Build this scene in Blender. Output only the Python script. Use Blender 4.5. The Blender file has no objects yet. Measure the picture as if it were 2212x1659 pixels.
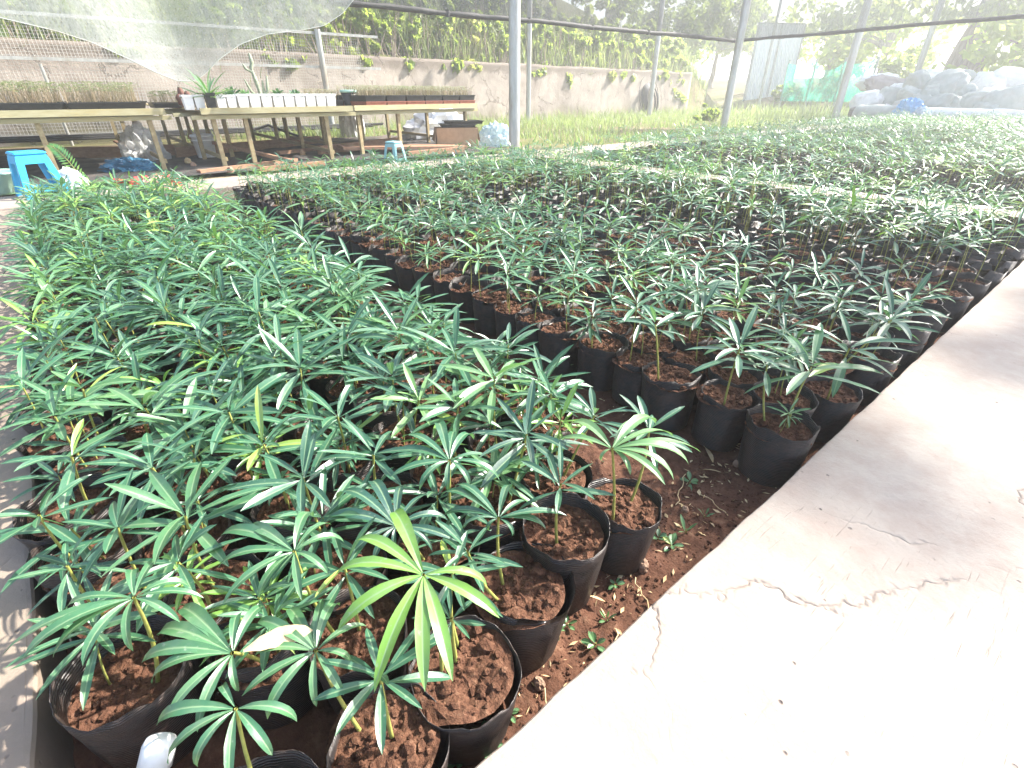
import bpy, math, random
import numpy as np
from mathutils import Vector, noise

S = bpy.context.scene
R = math.radians
# ------------------------------------------------------------------ camera
CAM_H = 1.1
PITCH = math.atan((829.5 - 200) / 1084.0)
NA = (0.76720, 0.64141)          # camera right / forward expressed on the bed axes
NB = (-0.64276, 0.76607)
cam_d = bpy.data.cameras.new("camera")
cam_d.sensor_width = 36.0
cam_d.lens = 36.0 * 1084.0 / 2212.0
cam_d.clip_start = 0.02
cam_d.clip_end = 2000.0
cam = bpy.data.objects.new("camera", cam_d)
S.collection.objects.link(cam)
cam.location = (0, 0, CAM_H)
cam.rotation_euler = (math.pi / 2 - PITCH, 0, -math.atan2(NA[1], NB[1]))
S.camera = cam

# ------------------------------------------------------------------ sky + sun
SUN_EL = R(40)
SUN_AZ = (0.966, -0.259)         # horizontal direction towards the sun
W = bpy.data.worlds.new("World")
S.world = W
W.use_nodes = True
wn = W.node_tree
bg = wn.nodes["Background"]
sky = wn.nodes.new("ShaderNodeTexSky")
sky.sky_type = 'NISHITA'
sky.sun_disc = False
sky.sun_elevation = SUN_EL
sky.sun_rotation = math.atan2(SUN_AZ[0], SUN_AZ[1])
sky.air_density = 1.0
sky.dust_density = 2.0
wn.links.new(sky.outputs[0], bg.inputs[0])
bg.inputs[1].default_value = 0.13
sun_d = bpy.data.lights.new("sun", 'SUN')
sun_d.energy = 5.0
sun_d.angle = R(1.0)
sun_d.color = (1.0, 0.95, 0.86)
sun = bpy.data.objects.new("sun", sun_d)
S.collection.objects.link(sun)
sdir = Vector((SUN_AZ[0] * math.cos(SUN_EL), SUN_AZ[1] * math.cos(SUN_EL), math.sin(SUN_EL)))
sun.rotation_euler = sdir.to_track_quat('Z', 'Y').to_euler()
sun.location = (20, -10, 30)
S.view_settings.view_transform = 'Standard'
S.view_settings.look = 'None'
S.view_settings.exposure = 1.88
S.view_settings.gamma = 1.0
GLARE_DENSITY = .0065  # density of the added volume that stands in for lens glare
S.cycles.max_bounces = 8
S.cycles.transparent_max_bounces = 24

# ------------------------------------------------------------------ helpers
def _ray(px, py):
    d0 = (px - 1106.0) / 1084.0
    d1 = -(py - 829.5) / 1084.0
    c, s = math.cos(PITCH), math.sin(PITCH)
    x, y, z = d0, c + d1 * s, -s + d1 * c
    return (x * NA[0] + y * NA[1], x * NB[0] + y * NB[1], z)

def P(px, py, z):
    d = _ray(px, py); t = (z - CAM_H) / d[2]
    return Vector((d[0] * t, d[1] * t, z))

def PV(px, py, v):
    d = _ray(px, py); t = v / d[1]
    return Vector((d[0] * t, v, CAM_H + d[2] * t))

def PU(px, py, u):
    d = _ray(px, py); t = u / d[0]
    return Vector((u, d[1] * t, CAM_H + d[2] * t))

def link(o, parent=None):
    S.collection.objects.link(o)
    if parent is not None:
        o.parent = parent
    return o

def tag(o, label=None, cat=None, group=None, kind=None):
    if label: o["label"] = label
    if cat: o["category"] = cat
    if group: o["group"] = group
    if kind: o["kind"] = kind
    return o

def thing(name, label, cat, loc=(0, 0, 0), rz=0.0, group=None):
    o = bpy.data.objects.new(name, None)
    o.empty_display_size = 0.1
    o.location = loc
    o.rotation_euler = (0, 0, rz)
    link(o)
    return tag(o, label, cat, group)

class MB:
    def __init__(s):
        s.v = []; s.f = []; s.m = []; s.sm = []
    def add(s, vs, fs, mi=0, smooth=False):
        b = len(s.v)
        s.v.extend([tuple(p) for p in vs])
        for f in fs:
            s.f.append(tuple(i + b for i in f)); s.m.append(mi); s.sm.append(smooth)
    def box(s, c, size, rz=0.0, rot=None, mi=0, taper=1.0, bevel=0.0):
        hx, hy, hz = size[0] / 2, size[1] / 2, size[2] / 2
        if bevel > 0:
            b = min(bevel, hx * .9, hy * .9, hz * .9)
            vs = []
            for z in (-hz, -hz + b, hz - b, hz):
                ins = b if abs(z) == hz else 0
                k = taper if z > 0 else 1.0
                x, y = hx * k - ins, hy * k - ins
                q = b if ins == 0 else b * .5
                vs += [(-x + q, -y, z), (x - q, -y, z), (x, -y + q, z), (x, y - q, z), (x - q, y, z), (-x + q, y, z), (-x, y - q, z), (-x, -y + q, z)]
            fs = [tuple(range(7, -1, -1)), tuple(range(24, 32))]
            for k in range(3):
                for i in range(8):
                    j = (i + 1) % 8
                    fs.append((k * 8 + i, k * 8 + j, k * 8 + 8 + j, k * 8 + 8 + i))
        else:
            t = taper
            vs = [(-hx, -hy, -hz), (hx, -hy, -hz), (hx, hy, -hz), (-hx, hy, -hz), (-hx * t, -hy * t, hz), (hx * t, -hy * t, hz), (hx * t, hy * t, hz), (-hx * t, hy * t, hz)]
            fs = [(0, 3, 2, 1), (4, 5, 6, 7), (0, 1, 5, 4), (1, 2, 6, 5), (2, 3, 7, 6), (3, 0, 4, 7)]
        ca, sa = math.cos(rz), math.sin(rz)
        out = []
        for p in vs:
            p = Vector(p)
            if rot is not None:
                p = rot @ p
            out.append((c[0] + p.x * ca - p.y * sa, c[1] + p.x * sa + p.y * ca, c[2] + p.z))
        s.add(out, fs, mi)
    def tube(s, pts, rad, n=8, mi=0, cap=True, smooth=True):
        pts = [Vector(p) for p in pts]
        if not hasattr(rad, '__len__'):
            rad = [rad] * len(pts)
        vs = []; fs = []
        ref = Vector((0.13, 0.31, 0.94))
        for i, p in enumerate(pts):
            t = (pts[min(i + 1, len(pts) - 1)] - pts[max(i - 1, 0)])
            t = t.normalized() if t.length > 1e-9 else Vector((0, 0, 1))
            if abs(t.dot(ref)) > 0.97 and i == 0:
                ref = Vector((1, 0, 0.1)).normalized()
            a = t.cross(ref)
            a = a.normalized() if a.length > 1e-6 else Vector((1, 0, 0))
            b = t.cross(a)
            ref = (b if False else ref)
            for k in range(n):
                an = 2 * math.pi * k / n
                vs.append(p + (a * math.cos(an) + b * math.sin(an)) * rad[i])
        for i in range(len(pts) - 1):
            for k in range(n):
                j = (k + 1) % n
                fs.append((i * n + k, i * n + j, i * n + n + j, i * n + n + k))
        s.add(vs, fs, mi, smooth)
        if cap:
            s.add(vs[:n], [tuple(range(n - 1, -1, -1))], mi)
            s.add(vs[-n:], [tuple(range(n))], mi)
    def bar(s, a, b, w, h, mi=0):
        a = Vector(a); b = Vector(b)
        d = b - a; L = d.length
        q = d.to_track_quat('X', 'Z').to_matrix()
        s.box((a + b) / 2, (L, w, h), rot=q, mi=mi)
    def lathe(s, prof, n=32, mi=0, c=(0, 0, 0), smooth=True, sq=0.0):
        vs = []; fs = []
        for r, z in prof:
            for k in range(n):
                an = 2 * math.pi * k / n
                vs.append((c[0] + r * math.cos(an), c[1] + r * math.sin(an), c[2] + z))
        for i in range(len(prof) - 1):
            for k in range(n):
                j = (k + 1) % n
                fs.append((i * n + k, i * n + j, i * n + n + j, i * n + n + k))
        s.add(vs, fs, mi, smooth)
    def build(s, name, mats, parent=None):
        me = bpy.data.meshes.new(name)
        me.from_pydata(s.v, [], s.f)
        for m in (mats if isinstance(mats, (list, tuple)) else [mats]):
            me.materials.append(m)
        me.polygons.foreach_set('material_index', s.m)
        me.polygons.foreach_set('use_smooth', s.sm)
        me.update()
        return link(bpy.data.objects.new(name, me), parent)

def quad_mesh(name, V, F, mats, mi=None, attrs=None, smooth=True):
    me = bpy.data.meshes.new(name)
    V = np.asarray(V, np.float32); F = np.asarray(F, np.int32)
    me.vertices.add(len(V)); me.vertices.foreach_set('co', V.ravel())
    me.loops.add(F.size); me.loops.foreach_set('vertex_index', F.ravel())
    me.polygons.add(len(F))
    me.polygons.foreach_set('loop_start', np.arange(0, F.size, 4, dtype=np.int32))
    if mi is not None:
        me.polygons.foreach_set('material_index', np.asarray(mi, np.int32))
    if smooth:
        me.polygons.foreach_set('use_smooth', np.ones(len(F), bool))
    for m in mats:
        me.materials.append(m)
    for k, a in (attrs or {}).items():
        at = me.attributes.new(k, 'FLOAT', 'POINT')
        at.data.foreach_set('value', np.asarray(a, np.float32))
    me.update(calc_edges=True)
    return me

# ------------------------------------------------------------------ materials
class NT:
    def __init__(s, name):
        s.mat = bpy.data.materials.new(name); s.mat.use_nodes = True
        s.t = s.mat.node_tree; s.b = s.t.nodes["Principled BSDF"]; s.out = s.t.nodes["Material Output"]
    def n(s, typ, **kw):
        nd = s.t.nodes.new(typ)
        for k, v in kw.items():
            if k.startswith('i_'):
                key = k[2:]
                nd.inputs[int(key) if key.isdigit() else key].default_value = v
            else:
                setattr(nd, k, v)
        return nd
    def l(s, a, b):
        s.t.links.new(a, b)
    def coord(s, kind='Object', scale=None):
        tc = s.n('ShaderNodeTexCoord')
        if scale is None:
            return tc.outputs[kind]
        mp = s.n('ShaderNodeMapping'); mp.inputs['Scale'].default_value = scale
        s.l(tc.outputs[kind], mp.inputs[0]); return mp.outputs[0]
    def noise(s, co, scale, detail=4, rough=.6, out=0, dist=0.0):
        nd = s.n('ShaderNodeTexNoise'); nd.inputs['Scale'].default_value = scale
        nd.inputs['Detail'].default_value = detail; nd.inputs['Roughness'].default_value = rough
        nd.inputs['Distortion'].default_value = dist
        s.l(co, nd.inputs['Vector']); return nd.outputs[out]
    def ramp(s, fac, stops):
        nd = s.n('ShaderNodeValToRGB'); cr = nd.color_ramp
        while len(cr.elements) < len(stops): cr.elements.new(0.5)
        for e, (p, c) in zip(cr.elements, stops):
            e.position = p; e.color = tuple(c) + (1,) if len(c) == 3 else c
        s.l(fac, nd.inputs[0]); return nd.outputs[0]
    def mix(s, fac, a, b, blend='MIX'):
        nd = s.n('ShaderNodeMix'); nd.data_type = 'RGBA'; nd.blend_type = blend
        for sock, v in ((nd.inputs[0], fac), (nd.inputs[6], a), (nd.inputs[7], b)):
            if isinstance(v, (int, float)): sock.default_value = v
            elif isinstance(v, tuple): sock.default_value = v + (1,) if len(v) == 3 else v
            else: s.l(v, sock)
        return nd.outputs[2]
    def math(s, op, a, b=None):
        nd = s.n('ShaderNodeMath'); nd.operation = op
        for i, v in enumerate((a, b)):
            if v is None: continue
            if isinstance(v, (int, float)): nd.inputs[i].default_value = v
            else: s.l(v, nd.inputs[i])
        return nd.outputs[0]
    def bump(s, h, strength=.3, dist=.01):
        nd = s.n('ShaderNodeBump'); nd.inputs['Strength'].default_value = strength
        nd.inputs['Distance'].default_value = dist
        s.l(h, nd.inputs['Height']); s.l(nd.outputs[0], s.b.inputs['Normal']); return nd.outputs[0]
    def set(s, color=None, rough=None, metal=None, spec=None):
        if color is not None:
            if isinstance(color, tuple): s.b.inputs['Base Color'].default_value = color + (1,)
            else: s.l(color, s.b.inputs['Base Color'])
        if rough is not None:
            if isinstance(rough, (int, float)): s.b.inputs['Roughness'].default_value = rough
            else: s.l(rough, s.b.inputs['Roughness'])
        if metal is not None: s.b.inputs['Metallic'].default_value = metal
        if spec is not None: s.b.inputs['Specular IOR Level'].default_value = spec
        return s

def simple(name, c1, c2, scale=8, rough=.6, bump=.15, bdist=.004, metal=0, spec=.4, stretch=(1, 1, 1), dirt=None):
    m = NT(name); co = m.coord('Object', stretch)
    nz = m.noise(co, scale, 5)
    col = m.ramp(nz, [(.3, c1), (.7, c2)])
    if dirt:
        n2 = m.noise(co, scale * .35, 6, .7)
        col = m.mix(m.ramp(n2, [(.5, (0, 0, 0)), (.68, (1, 1, 1))]), col, dirt)
    m.set(col, rough, metal, spec)
    m.bump(m.noise(co, scale * 4, 4), bump, bdist)
    return m.mat

def translucent(name, c1, c2, trans, tcol, alpha=1.0, rough=.5, scale=6, stretch=(1, 1, 1), amod=0.0):
    m = NT(name); co = m.coord('Object', stretch)
    col = m.ramp(m.noise(co, scale, 4), [(.3, c1), (.7, c2)])
    m.set(col, rough, 0, .4)
    tr = m.n('ShaderNodeBsdfTranslucent'); tr.inputs[0].default_value = tuple(tcol) + (1,)
    mx = m.n('ShaderNodeMixShader'); mx.inputs[0].default_value = trans
    m.l(m.b.outputs[0], mx.inputs[1]); m.l(tr.outputs[0], mx.inputs[2])
    last = mx.outputs[0]
    if alpha < 1:
        tp = m.n('ShaderNodeBsdfTransparent')
        m2 = m.n('ShaderNodeMixShader')
        a = m.noise(co, scale * 5, 3, .7)
        fac = m.math('ADD', m.math('MULTIPLY', m.math('SUBTRACT', a, .5), amod), alpha)
        fac.node.use_clamp = True
        m.l(fac, m2.inputs[0])
        m.l(tp.outputs[0], m2.inputs[1]); m.l(last, m2.inputs[2]); last = m2.outputs[0]
    m.l(last, m.out.inputs[0])
    return m.mat

def mat_leaf(name, stops, tcol, rough=.38, trans=.3, vein=True):
    m = NT(name)
    at = m.n('ShaderNodeAttribute'); at.attribute_name = 'tint'
    co = m.coord('Object')
    nz = m.noise(co, 45, 3)
    tv = m.math('ADD', at.outputs['Fac'], m.math('MULTIPLY', m.math('SUBTRACT', nz, .5), .22))
    col = m.ramp(tv, stops)
    # pale dusty flecks on the blades
    sp = m.noise(co, 130, 2, .5)
    col = m.mix(m.ramp(sp, [(.66, (0, 0, 0)), (.74, (.5, .5, .5))]), col, (.30, .34, .27))
    ds = m.noise(co, 16, 4, .65)
    col = m.mix(m.ramp(ds, [(.52, (0, 0, 0)), (.74, (.24, .24, .24))]), col, (.27, .30, .24))
    if vein:
        lu = m.n('ShaderNodeAttribute'); lu.attribute_name = 'lu'
        vf = m.ramp(lu.outputs['Fac'], [(.80, (0, 0, 0)), (.95, (.65, .65, .65))])
        col = m.mix(vf, col, (.26, .38, .20))
        m.bump(lu.outputs['Fac'], .5, .004)
    m.set(col, rough, 0, .85)
    tr = m.n('ShaderNodeBsdfTranslucent')
    m.l(m.mix(.55, col, tcol), tr.inputs[0])
    mx = m.n('ShaderNodeMixShader'); mx.inputs[0].default_value = trans
    m.l(m.b.outputs[0], mx.inputs[1]); m.l(tr.outputs[0], mx.inputs[2])
    m.l(mx.outputs[0], m.out.inputs[0])
    return m.mat

def mat_concrete(name, base=(.36, .315, .268), dark=(.275, .232, .197)):
    m = NT(name); co = m.coord('Object')
    n1 = m.noise(co, 1.1, 7, .68, dist=.6)
    n2 = m.noise(co, 9, 6, .7)
    col = m.mix(m.ramp(n1, [(.36, (0, 0, 0)), (.62, (1, 1, 1))]), dark, base)
    col = m.mix(m.ramp(n2, [(.35, (.55, .55, .55)), (.6, (0, 0, 0))]), col, (.27, .205, .17))
    # cracks
    wob = m.noise(co, 2.2, 5, .6, out=1)
    v1 = m.n('ShaderNodeVectorMath'); v1.operation = 'MULTIPLY_ADD'
    m.l(wob, v1.inputs[0]); v1.inputs[1].default_value = (.55, .55, .0); m.l(co, v1.inputs[2])
    vo = m.n('ShaderNodeTexVoronoi'); vo.feature = 'DISTANCE_TO_EDGE'; vo.inputs['Scale'].default_value = 1.0
    m.l(v1.outputs[0], vo.inputs['Vector'])
    brk = m.noise(co, 1.7, 3)
    crack = m.math('MULTIPLY', m.ramp(vo.outputs['Distance'], [(.0, (1, 1, 1)), (.005, (0, 0, 0))]), m.ramp(brk, [(.46, (0, 0, 0)), (.58, (1, 1, 1))]))
    col = m.mix(m.math('MULTIPLY', crack, .25), col, (.15, .11, .09))
    # dark pits and grit
    vp = m.n('ShaderNodeTexVoronoi'); vp.inputs['Scale'].default_value = 21; vp.inputs['Randomness'].default_value = 1.0
    m.l(co, vp.inputs['Vector'])
    pit = m.math('MULTIPLY', m.ramp(vp.outputs['Distance'], [(.055, (1, 1, 1)), (.11, (0, 0, 0))]), m.ramp(m.noise(co, 5, 2), [(.52, (0, 0, 0)), (.60, (1, 1, 1))]))
    col = m.mix(m.math('MULTIPLY', pit, .85), col, (.09, .07, .065))
    # trowel scratches
    sc = m.noise(m.coord('Object', (3, 60, 3)), 2.0, 4, .7, dist=1.0)
    scm = m.math('MULTIPLY', m.ramp(sc, [(.62, (0, 0, 0)), (.72, (1, 1, 1))]), m.ramp(m.noise(co, 1.4, 2), [(.5, (0, 0, 0)), (.65, (1, 1, 1))]))
    col = m.mix(m.math('MULTIPLY', scm, .6), col, (.14, .11, .095))
    m.set(col, .8, 0, .25)
    h = m.math('SUBTRACT', m.math('ADD', m.math('MULTIPLY', m.noise(co, 30, 6, .7), .5), m.math('MULTIPLY', n1, 1.2)), m.math('ADD', m.math('MULTIPLY', crack, 1.0), m.math('ADD', m.math('MULTIPLY', pit, .8), m.math('MULTIPLY', scm, .3))))
    m.bump(h, .55, .012)
    return m.mat

def mat_soil(name, a=(.045, .020, .013), b=(.13, .062, .037), c=(.31, .18, .115), scale=60):
    m = NT(name); co = m.coord('Object')
    n1 = m.noise(co, scale, 6, .7); n2 = m.noise(co, scale * .12, 4)
    col = m.ramp(n1, [(.3, a), (.55, b), (.78, c)])
    col = m.mix(m.ramp(n2, [(.4, (0, 0, 0)), (.7, (.6, .6, .6))]), col, (.13, .06, .04))
    m.set(col, .95, 0, .15)
    m.bump(m.math('ADD', n1, m.math('MULTIPLY', m.noise(co, scale * 3, 3), .4)), .9, .012)
    return m.mat

def mat_bag(name):
    m = NT(name); co = m.coord('Object')
    d = m.noise(co, 14, 6, .75); d2 = m.noise(m.coord('Object', (1, 1, 3)), 30, 4, .7)
    oi = m.n('ShaderNodeObjectInfo')
    dust = m.math('MULTIPLY', m.ramp(m.math('ADD', m.math('MULTIPLY', d, .7), m.math('MULTIPLY', d2, .3)), [(.42, (0, 0, 0)), (.64, (1, 1, 1))]), .5)
    col = m.mix(dust, (.015, .014, .015), (.11, .066, .046))
    m.set(col, m.ramp(d, [(.3, (.30, .30, .30)), (.7, (.6, .6, .6))]), 0, .5)
    wv = m.n('ShaderNodeTexWave'); wv.bands_direction = 'Z'; wv.inputs['Scale'].default_value = 55
    wv.inputs['Distortion'].default_value = 2.0; wv.inputs['Detail'].default_value = 2
    m.l(co, wv.inputs['Vector'])
    m.bump(m.math('ADD', m.math('MULTIPLY', wv.outputs['Fac'], .5), m.math('MULTIPLY', m.noise(co, 22, 4, .6), 1.6)), .6, .006)
    return m.mat

M = {}
M['concrete'] = mat_concrete('pale_concrete')
M['stained'] = mat_concrete('stained_concrete', (.30, .245, .19), (.20, .158, .12))
M['soil'] = mat_soil('red_soil')
M['bedsoil'] = mat_soil('bed_soil', (.050, .024, .016), (.115, .055, .034), (.22, .13, .085), 22)
M['bag'] = mat_bag('black_film')
LST = [(.0, (.026, .082, .064)), (.35, (.046, .150, .074)), (.62, (.130, .265, .095)), (.85, (.17, .34, .05)), (1.0, (.30, .40, .07))]
M['leaf'] = mat_leaf('palm_leaf', LST, (.20, .42, .09), .36, .26)
M['stem'] = simple('stem_green', (.20, .22, .045), (.32, .31, .09), 60, .55, .1)
M['dry'] = simple('dry_leaf', (.40, .26, .12), (.62, .50, .30), 30, .8, .2)
M['galv'] = simple('galvanised_steel', (.34, .35, .34), (.50, .51, .50), 12, .42, .08, .002, .55, .5, (1, 1, .25), (.30, .27, .23))
M['wood'] = simple('weathered_wood', (.27, .21, .11), (.40, .33, .19), 5, .8, .3, .004, 0, .2, (6, 1, 6), (.27, .20, .12))
M['woodyellow'] = simple('yellow_wood', (.29, .26, .14), (.40, .37, .23), 5, .7, .2, .003, 0, .3, (1, 6, 6), (.36, .30, .14))
M['board'] = simple('brown_board', (.22, .12, .075), (.36, .22, .14), 5, .85, .3, .004, 0, .2, (2, 6, 6))
M['blackplastic'] = simple('black_plastic', (.012, .012, .013), (.028, .027, .027), 20, .4, .1)
M['redplastic'] = simple('red_clay_plastic', (.19, .055, .035), (.27, .085, .05), 14, .55, .1)
M['whiteplastic'] = simple('white_plastic', (.70, .71, .72), (.80, .80, .79), 10, .4, .08, .002, 0, .5, (1, 1, 1), (.58, .56, .52))
M['bluestool'] = simple('blue_plastic', (.02, .32, .62), (.035, .40, .70), 8, .35, .05, .002)
M['tealstool'] = simple('pale_teal_plastic', (.22, .48, .52), (.30, .56, .58), 8, .4, .05, .002)
M['basin'] = simple('pale_green_plastic', (.30, .52, .44), (.40, .60, .50), 8, .4, .05, .002)
M['cardboard'] = simple('cardboard', (.36, .23, .13), (.44, .29, .17), 14, .85, .15, .002, 0, .2)
M['wirem'] = simple('galvanised_wire', (.40, .40, .38), (.52, .52, .50), 20, .5, .05, .001, .3)
M['curtain'] = translucent('shade_net', (.055, .06, .062), (.085, .09, .09), .4, (.09, .10, .10), .70, .6, 3, (9, 9, .5), .6)
M['hem'] = simple('net_hem', (.012, .012, .013), (.035, .035, .035), 15, .7, .3)
M['whitenet'] = translucent('white_net', (.22, .25, .235), (.36, .39, .37), .45, (.33, .36, .345), .60, .6, 3.0, (3, 3, .7), .9)
M['clearfilm'] = translucent('clear_film', (.55, .57, .58), (.72, .72, .72), .35, (.75, .75, .74), .6, .25, 5, (1, 1, 1), .5)
M['blueclear'] = translucent('blue_film', (.30, .42, .50), (.42, .52, .58), .35, (.5, .65, .75), .7, .25, 5, (1, 1, 1), .4)
M['sack'] = simple('woven_sack', (.28, .31, .285), (.40, .42, .385), 4, .7, .25, .01, 0, .3, (1, 1, 1), (.33, .31, .27))
M['sackwhite'] = simple('white_sack', (.66, .66, .65), (.78, .77, .76), 4, .65, .25, .01, 0, .3, (1, 1, 1), (.52, .48, .45))
M['sackpink'] = simple('pinkish_sheet', (.26, .21, .20), (.36, .30, .28), 4, .7, .25, .01, 0, .3)
M['bluetarp'] = simple('blue_tarp', (.015, .08, .15), (.03, .14, .23), 6, .5, .3, .01)
M['bluebag'] = simple('bright_blue_bag', (.04, .24, .52), (.07, .34, .62), 6, .4, .3, .01)
M['redbag'] = simple('red_bag', (.45, .03, .03), (.58, .07, .06), 6, .5, .3, .01)
M['pinkbag'] = simple('faded_red_bag', (.55, .25, .22), (.66, .40, .36), 6, .5, .3, .01)
M['whitebag'] = simple('white_bag', (.66, .66, .66), (.80, .80, .80), 5, .4, .3, .008)
M['greennet'] = translucent('green_net', (.01, .24, .17), (.02, .36, .25), .5, (.04, .60, .42), .50, .6, 5, (4, 4, .6), .9)
M['corru'] = simple('white_corrugated', (.74, .75, .74), (.82, .83, .82), 3, .45, .05, .002, 0, .5, (1, 1, .3))
M['bark'] = simple('bark', (.17, .13, .10), (.36, .30, .24), 9, .9, .6, .02, 0, .2, (1, 1, .2))
M['cactus'] = simple('cactus_grey_green', (.17, .21, .14), (.33, .36, .26), 30, .7, .3)
M['cactusbrown'] = simple('brown_cactus', (.085, .036, .027), (.15, .07, .052), 50, .85, .4)
M['stone'] = simple('stone', (.20, .12, .08), (.36, .24, .17), 25, .9, .5, .006)
M['whitestone'] = simple('white_chip', (.66, .64, .61), (.76, .74, .72), 25, .7, .3, .004)
M['hose'] = simple('black_hose', (.012, .012, .013), (.035, .034, .033), 10, .5, .1)
M['mat'] = simple('black_sheeting', (.022, .02, .02), (.075, .068, .062), 3, .75, .6, .02, 0, .3, (1, 1, 1), (.15, .12, .10))
VST = [(.0, (.035, .10, .035)), (.35, (.085, .185, .04)), (.65, (.20, .29, .055)), (.85, (.30, .32, .10)), (1.0, (.40, .33, .18))]
M['foliage'] = mat_leaf('foliage', VST, (.60, .72, .12), .5, .68, False)
GST = [(.0, (.06, .13, .035)), (.35, (.11, .19, .055)), (.65, (.20, .26, .095)), (.85, (.33, .33, .17)), (1.0, (.44, .37, .24))]
M['sprout'] = mat_leaf('sprouts', [(.0, (.10, .18, .05)), (.35, (.19, .25, .10)), (.65, (.36, .38, .26)), (.85, (.42, .40, .32)), (1.0, (.22, .155, .09))], (.36, .38, .18), .5, .3, False)
M['grass'] = mat_leaf('grass_blades', GST, (.46, .56, .17), .5, .48, False)

def mat_wall():
    m = NT('old_plaster'); co = m.coord('Object')
    n1 = m.noise(co, .7, 7, .7, dist=.5); n2 = m.noise(m.coord('Object', (1, 1, .3)), 2.0, 6, .7)
    col = m.mix(m.ramp(n1, [(.35, (0, 0, 0)), (.65, (1, 1, 1))]), (.25, .212, .185), (.39, .34, .30))
    col = m.mix(m.ramp(n2, [(.5, (0, 0, 0)), (.72, (.8, .8, .8))]), col, (.20, .165, .14))
    sx = m.n('ShaderNodeSeparateXYZ'); m.l(co, sx.inputs[0])
    top = m.ramp(m.math('ADD', sx.outputs[2], m.math('MULTIPLY', m.noise(co, 2.5, 5, .7), .5)), [(.0, (0, 0, 0)), (1.0, (1, 1, 1))])
    zz = m.math('ADD', sx.outputs[2], m.math('MULTIPLY', m.math('SUBTRACT', m.noise(co, 2.2, 6, .75), .5), .6))
    capm = m.n('ShaderNodeMapRange'); capm.inputs[1].default_value = 1.66; capm.inputs[2].default_value = 1.86
    m.l(zz, capm.inputs[0])
    col = m.mix(m.math('MULTIPLY', capm.outputs[0], .7), col, (.13, .105, .085))
    ms = m.n('ShaderNodeMapRange'); ms.inputs[1].default_value = .75; ms.inputs[2].default_value = .25
    m.l(zz, ms.inputs[0])
    mo = m.math('MULTIPLY', ms.outputs[0], m.ramp(m.noise(co, .5, 4), [(.42, (0, 0, 0)), (.6, (.8, .8, .8))]))
    col = m.mix(mo, col, (.16, .155, .06))
    vo = m.n('ShaderNodeTexVoronoi'); vo.feature = 'DISTANCE_TO_EDGE'; vo.inputs['Scale'].default_value = .9
    v1 = m.n('ShaderNodeVectorMath'); v1.operation = 'MULTIPLY_ADD'
    m.l(m.noise(co, 1.8, 6, .7, out=1), v1.inputs[0]); v1.inputs[1].default_value = (.8, .8, .8); m.l(co, v1.inputs[2])
    m.l(v1.outputs[0], vo.inputs['Vector'])
    crack = m.math('MULTIPLY', m.ramp(vo.outputs['Distance'], [(0, (1, 1, 1)), (.02, (0, 0, 0))]), m.ramp(m.noise(co, .8, 3), [(.5, (0, 0, 0)), (.6, (1, 1, 1))]))
    col = m.mix(m.math('MULTIPLY', crack, .6), col, (.15, .12, .10))
    m.set(col, .9, 0, .2)
    m.bump(m.math('SUBTRACT', m.math('ADD', n1, m.math('MULTIPLY', m.noise(co, 12, 6, .7), .4)), crack), .8, .04)
    return m.mat
M['wall'] = mat_wall()

def mat_yard():
    m = NT('yard_ground'); co = m.coord('Object')
    n1 = m.noise(co, .6, 6, .65); n2 = m.noise(co, 7, 6, .7)
    col = m.ramp(n2, [(.3, (.11, .085, .05)), (.6, (.24, .19, .12)), (.8, (.34, .28, .19))])
    col = m.mix(m.ramp(n1, [(.42, (0, 0, 0)), (.6, (.8, .8, .8))]), col, (.12, .14, .04))
    sx = m.n('ShaderNodeSeparateXYZ'); m.l(co, sx.inputs[0])
    mr = m.n('ShaderNodeMapRange'); mr.inputs[1].default_value = 1.2; mr.inputs[2].default_value = 1.8
    m.l(sx.outputs[2], mr.inputs[0])
    col = m.mix(mr.outputs[0], col, m.ramp(n2, [(.3, (.05, .06, .025)), (.7, (.13, .13, .05))]))
    m.set(col, .95, 0, .1); m.bump(n2, .8, .05)
    return m.mat
M['yard'] = mat_yard()

# ------------------------------------------------------------------ ground, terrain, paths
def wall_v(u):
    return 15.8 + (u - 1.0) * 0.098

def sst(x):
    x = min(1, max(0, x)); return x * x * (3 - 2 * x)

def terrain_z(u, v):
    z = 0.12 + 0.03 * noise.noise(Vector((u * .6, v * .6, 3.1)))
    wv = wall_v(u)
    hill = 1.95 + 0.42 * max(0, v - wv) + .25 * noise.noise(Vector((u * .25, v * .25, 0)))
    k = sst((v - wv - .12) / .16) * (1 - sst((u - 28.5) / 5.0))
    bank = sst((u - 29) / 12.0) * 1.3 + max(0, u - 41) * .05
    z = z * (1 - k) + hill * k
    return z + bank * (1 - k) * sst((v + 40) / 20)

def grid_mesh(name, us, vs, zf, mat, kind='structure'):
    V = [(u, v, zf(u, v)) for v in vs for u in us]
    n = len(us)
    F = [(j * n + i, j * n + i + 1, (j + 1) * n + i + 1, (j + 1) * n + i) for j in range(len(vs) - 1) for i in range(n - 1)]
    me = quad_mesh(name, V, F, [mat])
    o = link(bpy.data.objects.new(name, me)); o["kind"] = kind
    return o

# one sheet to the horizon, under everything
b = MB(); b.add([(-400, -400, -.06), (400, -400, -.06), (400, 400, -.06), (-400, 400, -.06)], [(0, 1, 2, 3)])
o = b.build('ground', M['yard']); o["kind"] = 'structure'

us = list(np.arange(-14, 60, .5)) ; vv = list(np.arange(7.74, 15.0, .5)) + list(np.arange(15.0, 20.0, .14)) + list(np.arange(20, 60, 1.2))
grid_mesh('yard_ground', us, vv, terrain_z, M['yard'])
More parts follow.
